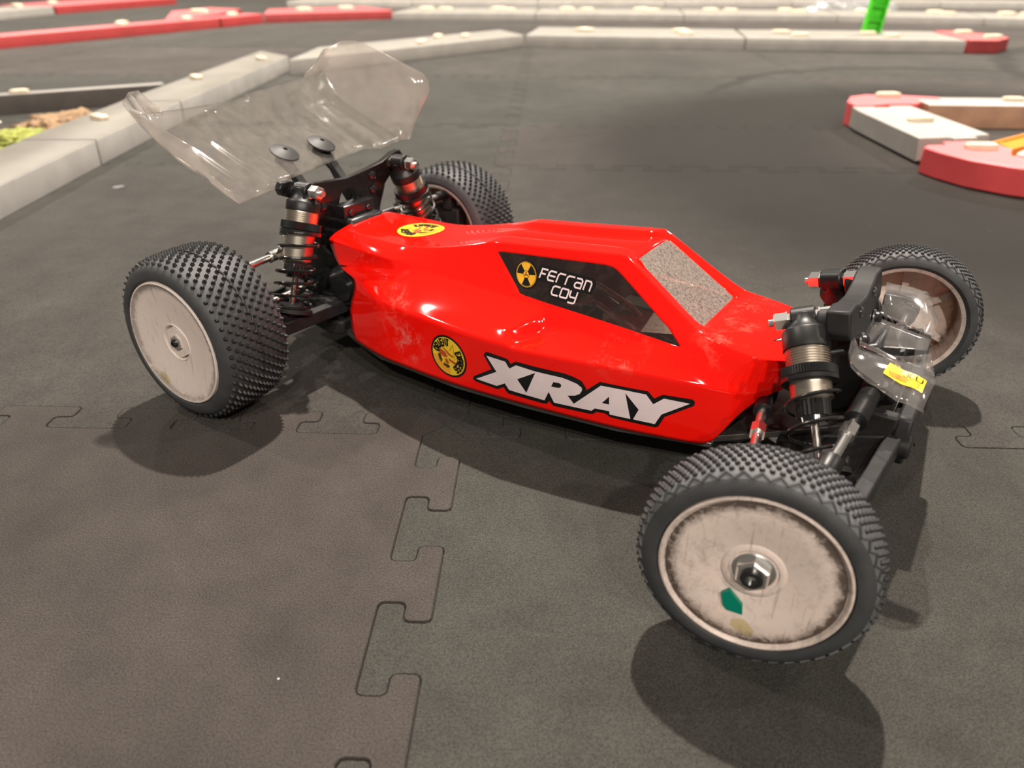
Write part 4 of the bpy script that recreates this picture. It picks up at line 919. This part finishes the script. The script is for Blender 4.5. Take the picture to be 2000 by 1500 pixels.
def curb(label, a, b, width, h=28, mats=('curb_white', 'curb_side'), plugs=(), cat='track barrier', group=None, gap=3, z0=0, back=None, ma=0, mb_=0):
    """straight barrier: visible face runs a -> b, body lies to the left of a -> b"""
    a, b = Vector((*a, 0)), Vector((*b, 0)); d = (b-a).normalized(); n = Vector((-d.y, d.x, 0)); L = (b-a).length
    mb = MB(); w_ = width
    # cross section with a lightly rounded top and recessed foot
    sec = [(0, z0), (0, h-1.5), (.5, h-.5), (1.5, h), (w_-1.5, h), (w_-.5, h-.5), (w_, h-1.5), (w_, z0)]; q = len(sec)
    V_ = []
    for s_, mt in ((gap*.5, ma), (L-gap*.5, mb_)):
        for (o_, z) in sec: V_.append(a+d*(s_+mt*o_/w_)+n*o_+Vector((0, 0, z)))
    bi = 1 if back is None else 2
    mi = [1, 1, 0, 0, 0, bi, bi, bi]
    for i in range(q):
        j = (i+1) % q; mb.add([V_[i], V_[j], V_[q+j], V_[q+i]], [(0, 1, 2, 3)], mi[i])
    mb.add(V_, [tuple(range(q)), tuple(range(q, 2*q))[::-1]], 1)
    ml = list(mats)+([back] if back else [])
    o = mb.build('track_barrier' if cat == 'track barrier' else cat.replace(' ', '_'), ml, None, angle=50, origin=(a.x, a.y, 0))
    tag(o, label, cat, group)
    ang = math.atan2(d.y, d.x)
    for (t, off, rz, sc) in plugs:
        p = d*(L*t)+n*(width*off); plug(o, p.x, p.y, h, ang+rz, sc)
    return o
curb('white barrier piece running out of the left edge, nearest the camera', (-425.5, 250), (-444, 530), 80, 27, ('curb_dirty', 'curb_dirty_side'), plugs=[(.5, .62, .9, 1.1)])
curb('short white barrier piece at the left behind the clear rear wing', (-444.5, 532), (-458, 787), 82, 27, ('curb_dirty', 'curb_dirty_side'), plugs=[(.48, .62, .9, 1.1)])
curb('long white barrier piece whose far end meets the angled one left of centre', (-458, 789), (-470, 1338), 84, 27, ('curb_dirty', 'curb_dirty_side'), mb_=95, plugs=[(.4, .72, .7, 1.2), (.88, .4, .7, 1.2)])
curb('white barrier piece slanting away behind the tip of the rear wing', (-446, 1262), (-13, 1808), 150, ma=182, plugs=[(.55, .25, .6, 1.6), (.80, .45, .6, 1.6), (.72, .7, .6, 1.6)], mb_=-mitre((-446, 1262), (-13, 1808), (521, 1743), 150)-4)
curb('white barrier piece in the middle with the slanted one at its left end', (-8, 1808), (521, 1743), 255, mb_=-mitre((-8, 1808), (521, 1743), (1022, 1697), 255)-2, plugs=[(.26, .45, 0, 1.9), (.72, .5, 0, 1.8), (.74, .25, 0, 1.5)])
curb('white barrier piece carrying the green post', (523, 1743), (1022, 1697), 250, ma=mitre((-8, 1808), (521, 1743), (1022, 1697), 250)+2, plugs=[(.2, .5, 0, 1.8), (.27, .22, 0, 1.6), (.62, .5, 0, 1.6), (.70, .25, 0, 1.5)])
# red end cap
def block(label, poly, h, mats, plugs=(), z0=0, name='track_barrier', cat='track barrier', bevel=1.5):
    c = Vector((sum(p[0] for p in poly)/len(poly), sum(p[1] for p in poly)/len(poly), 0))
    area = sum(poly[i][0]*poly[(i+1) % len(poly)][1]-poly[(i+1) % len(poly)][0]*poly[i][1] for i in range(len(poly)))
    if area < 0: poly = poly[::-1]
    k = len(poly); V_ = [Vector((*p, z0)) for p in poly]+[Vector((*p, h)) for p in poly]
    mb = MB(); mb.add(V_, [tuple(range(k, 2*k))], 0); mb.add(V_, [tuple(range(k))[::-1]]+[(i, (i+1) % k, k+(i+1) % k, k+i) for i in range(k)], 1)
    o = mb.build(name, mats, None, bevel=bevel, origin=c); tag(o, label, cat)
    for (x, y, rz, sc) in plugs: plug(o, x-c.x, y-c.y, h, rz, sc)
    return o
RED = ('curb_pink', 'curb_red')
block('red end cap of the white barrier with the green post', [(1026, 1696), (1092, 1692), (1150, 1760), (1150, 1830), (1105, 1945), (1052, 1950)], 29, RED, [(1085, 1860, 0, 1.7), (1100, 1740, 0, 1.7)])
far = [(-508, 2723), (1, 2709), (515, 2668), (1022, 2629), (1454, 2516), (1900, 2400)]
fl = ['white far barrier piece joined to the right end of the red row', 'white far barrier piece, second from the end of the red row', 'white far barrier piece just left of the one behind the green post', 'white far barrier piece behind the green post', 'white far barrier piece right of the green post']
for k_, l in enumerate(fl):
    a, b = far[k_], far[k_+1]
    m0 = mitre(far[k_-1], a, b, 300)+3 if k_ else 30; m1 = -mitre(a, b, far[k_+2], 300)-3 if k_+2 < len(far) else 0
    curb(l, a, b, 300, 24, ma=m0, mb_=m1, plugs=[(.2, .5, 0, 2.2), (.34, .5, 0, 2.0), (.72, .55, 0, 2.2), (.8, .4, 0, 2)])
vf = [(-1700, 3395), (-1087, 3409), (-540, 3408), (0, 3407), (545, 3406), (1100, 3480), (1700, 3420), (2200, 3330)]
vl = ['left end piece of the farthest white barrier row, behind the red pieces', 'farthest white barrier piece above the left half of the rear wing', 'farthest white barrier piece above the rear wing tip', 'farthest white barrier piece above the middle of the picture', 'farthest white barrier piece, left of the crumpled clear bag', 'farthest white barrier piece beside the crumpled clear bag', 'right end piece of the farthest white barrier row']
for k_ in range(1, len(vl)):
    a, b = vf[k_], vf[k_+1]
    curb(vl[k_], a, b, 260, 28, ma=mitre(vf[k_-1], a, b, 260)+3, mb_=-mitre(a, b, vf[k_+2], 260)-3 if k_+2 < len(vf) else 0)
# red row on the left
curb('long straight red barrier piece entering at the left edge', (-1370, 1590), (-996, 2374), 80, 28, RED, [(.62, .5, .5, 2.0), (.9, .6, .5, 1.8)])
block('wide red wedge barrier piece behind the straight red one', [(-1135, 2290), (-1092, 2425), (-1070, 2560), (-1085, 2830), (-1236, 2919), (-1290, 2700)], 29, RED, [(-1150, 2600, 0, 2.4)])
curb('middle red barrier piece after the joint', (-994, 2378), (-921, 2572), 80, 28, RED, [(.5, .5, .3, 2)], ma=6, mb_=20)
curb('red barrier piece at the end that meets the white far row', (-919, 2575), (-512, 2781), 280, 28, RED, [(.35, .4, 0, 2.2), (.7, .5, 0, 2.2)], ma=60, mb_=-30)
curb('grey white barrier piece in the top left corner', (-1960, 2250), (-1892, 3000), 190, 28, plugs=[(.9, .5, 1, 2.4)])
curb('red barrier piece in the top left corner beyond the grey one', (-1888, 3006), (-1700, 3700), 300, 28, RED, [(.2, .5, .5, 2.4)])
# thin rail that closes the mossy corner
curb('thin white rail behind the mossy corner at the left', (-900, 728), (-550, 949), 24, 27, ('curb_white', 'dark_wood'), [(.52, .5, 0, 1.0)])
# island at the right
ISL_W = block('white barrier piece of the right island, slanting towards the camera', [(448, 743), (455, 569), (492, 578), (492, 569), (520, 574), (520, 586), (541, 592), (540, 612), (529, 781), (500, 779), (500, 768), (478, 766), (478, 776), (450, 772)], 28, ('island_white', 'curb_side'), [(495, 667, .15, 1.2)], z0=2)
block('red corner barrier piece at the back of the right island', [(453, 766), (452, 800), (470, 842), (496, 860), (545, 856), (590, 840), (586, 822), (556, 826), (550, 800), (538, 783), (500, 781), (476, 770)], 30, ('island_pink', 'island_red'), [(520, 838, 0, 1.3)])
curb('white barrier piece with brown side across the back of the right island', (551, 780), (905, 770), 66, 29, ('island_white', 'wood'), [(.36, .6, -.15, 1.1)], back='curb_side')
arc = [(442, 527), (448, 503), (463, 468), (488, 440), (520, 418), (560, 405), (610, 402), (610, 442), (560, 454), (533, 471), (514, 490), (522, 506), (530, 520), (528, 545), (505, 560), (474, 556), (470, 540), (450, 537)]
block('curved red barrier piece at the front of the right island', arc, 27, ('island_pink', 'island_red'), [(497, 520, -.05, 1.25)])
block('white filler block inset in the curved red barrier', [(519, 493), (537, 475), (562, 458), (612, 446), (612, 486), (566, 498), (540, 518), (526, 504)], 27.6, ('island_white', 'curb_side'), z0=1)
# orange plastic ramp piece inside the island
mb = MB()
mb.prism([(0, 0), (95, 0), (95, 34), (88, 34), (84, 30), (0, 4)], (546, 598, 1), (.97, -.1, 0), (0, 0, 1), 5); mb.prism([(0, 0), (95, 0), (95, 34), (88, 34), (84, 30), (0, 4)], (552, 640, 1), (.97, -.1, 0), (0, 0, 1), 5)
mb.prism([(26, 0), (30, 0), (30, 11), (26, 10)], (546, 598, 1), (.97, -.1, 0), (0, 0, 1), -40); mb.prism([(54, 0), (60, 0), (60, 20), (54, 19)], (546, 598, 1), (.97, -.1, 0), (0, 0, 1), -40)
mb.prism([(4, 2), (95, 31), (95, 29), (4, 1)], (548, 603, 1), (.97, -.1, 0), (0, 0, 1), -36)
o = mb.build('ramp_wedge', 'orange', None, bevel=.8, origin=(546, 598, 0)); tag(o, 'orange plastic ribbed ramp wedge inside the right island', 'ramp')
# green post
mb = MB(); R_ = Matrix.Rotation(.10, 3, 'Y')
for q, sz in (((0, 0, 80), (44, 4, 160)), ((-19, -8, 80), (6, 18, 160)), ((19, -8, 80), (6, 18, 160)), ((0, -8, 30), (36, 14, 4)), ((0, -8, 62), (36, 14, 4)), ((0, -8, 95), (36, 14, 4))):
    mb.box(Vector((862, 1880, 28.5))+R_ @ Vector(q), sz, 0, R_)
o = mb.build('marker_post', 'green', None, bevel=1, origin=(862, 1880, 28)); tag(o, 'bright green plastic post standing on the white barrier', 'post')
# moss, foil and dry litter in the left corner
def lump(name, m_, label, cat, c, r, amp, seed, jag=1.0, n=26):
    rnd = random.Random(seed); bm = bmesh.new(); bmesh.ops.create_icosphere(bm, subdivisions=5, radius=1)
    from mathutils import noise as nz
    for v in bm.verts:
        p = v.co.copy(); d = 1+amp*(nz.noise(p*1.7+Vector((seed, 0, 0)))+.6*nz.noise(p*4.1+Vector((0, seed, 0)))*jag+.45*nz.noise(p*11+Vector((0, 0, seed)))*jag)
        v.co = Vector((p.x*r[0]*d, p.y*r[1]*d, max(p.z*r[2]*d, 0)))*S
    me = bpy.data.meshes.new(name); bm.to_mesh(me); bm.free(); me.materials.append(M[m_])
    for p in me.polygons: p.use_smooth = jag < 1.5
    o = bpy.data.objects.new(name, me); col.objects.link(o); o.location = Vector((*c, 0.2))*S; tag(o, label, cat); return o
lump('moss_clump', 'moss', 'green moss clump behind the near white barrier at the left edge', 'moss', (-604, 622), (52, 46, 16), .35, 3, 1.4)
lump('dry_moss_clump', 'moss_brown', 'brown dry moss heap between the green moss and the rail', 'moss', (-606, 745), (52, 60, 15), .35, 8, 1.4)
lump('crumpled_foil', 'foil', 'silvery crumpled foil lump by the thin rail at the left', 'foil', (-728, 690), (45, 34, 34), .5, 5, 2)
lump('crumpled_bag', 'bag', 'crumpled clear bag on the far barrier left of the green post', 'bag', (1230, 3130), (150, 60, 60), .4, 11, 2)
mb = MB(); mb.prism([(-5, -2), (-1, -4), (5, -2), (6, 2), (0, 3), (-5, 1)], (-379, 436, .2), (1, 0, .1), (0, 1, .05), 1.2); o = mb.build('plastic_scrap', 'shard', None, origin=(-379, 436, 0)); tag(o, 'tiny clear plastic scrap lying on the floor below the rear wing', 'scrap')
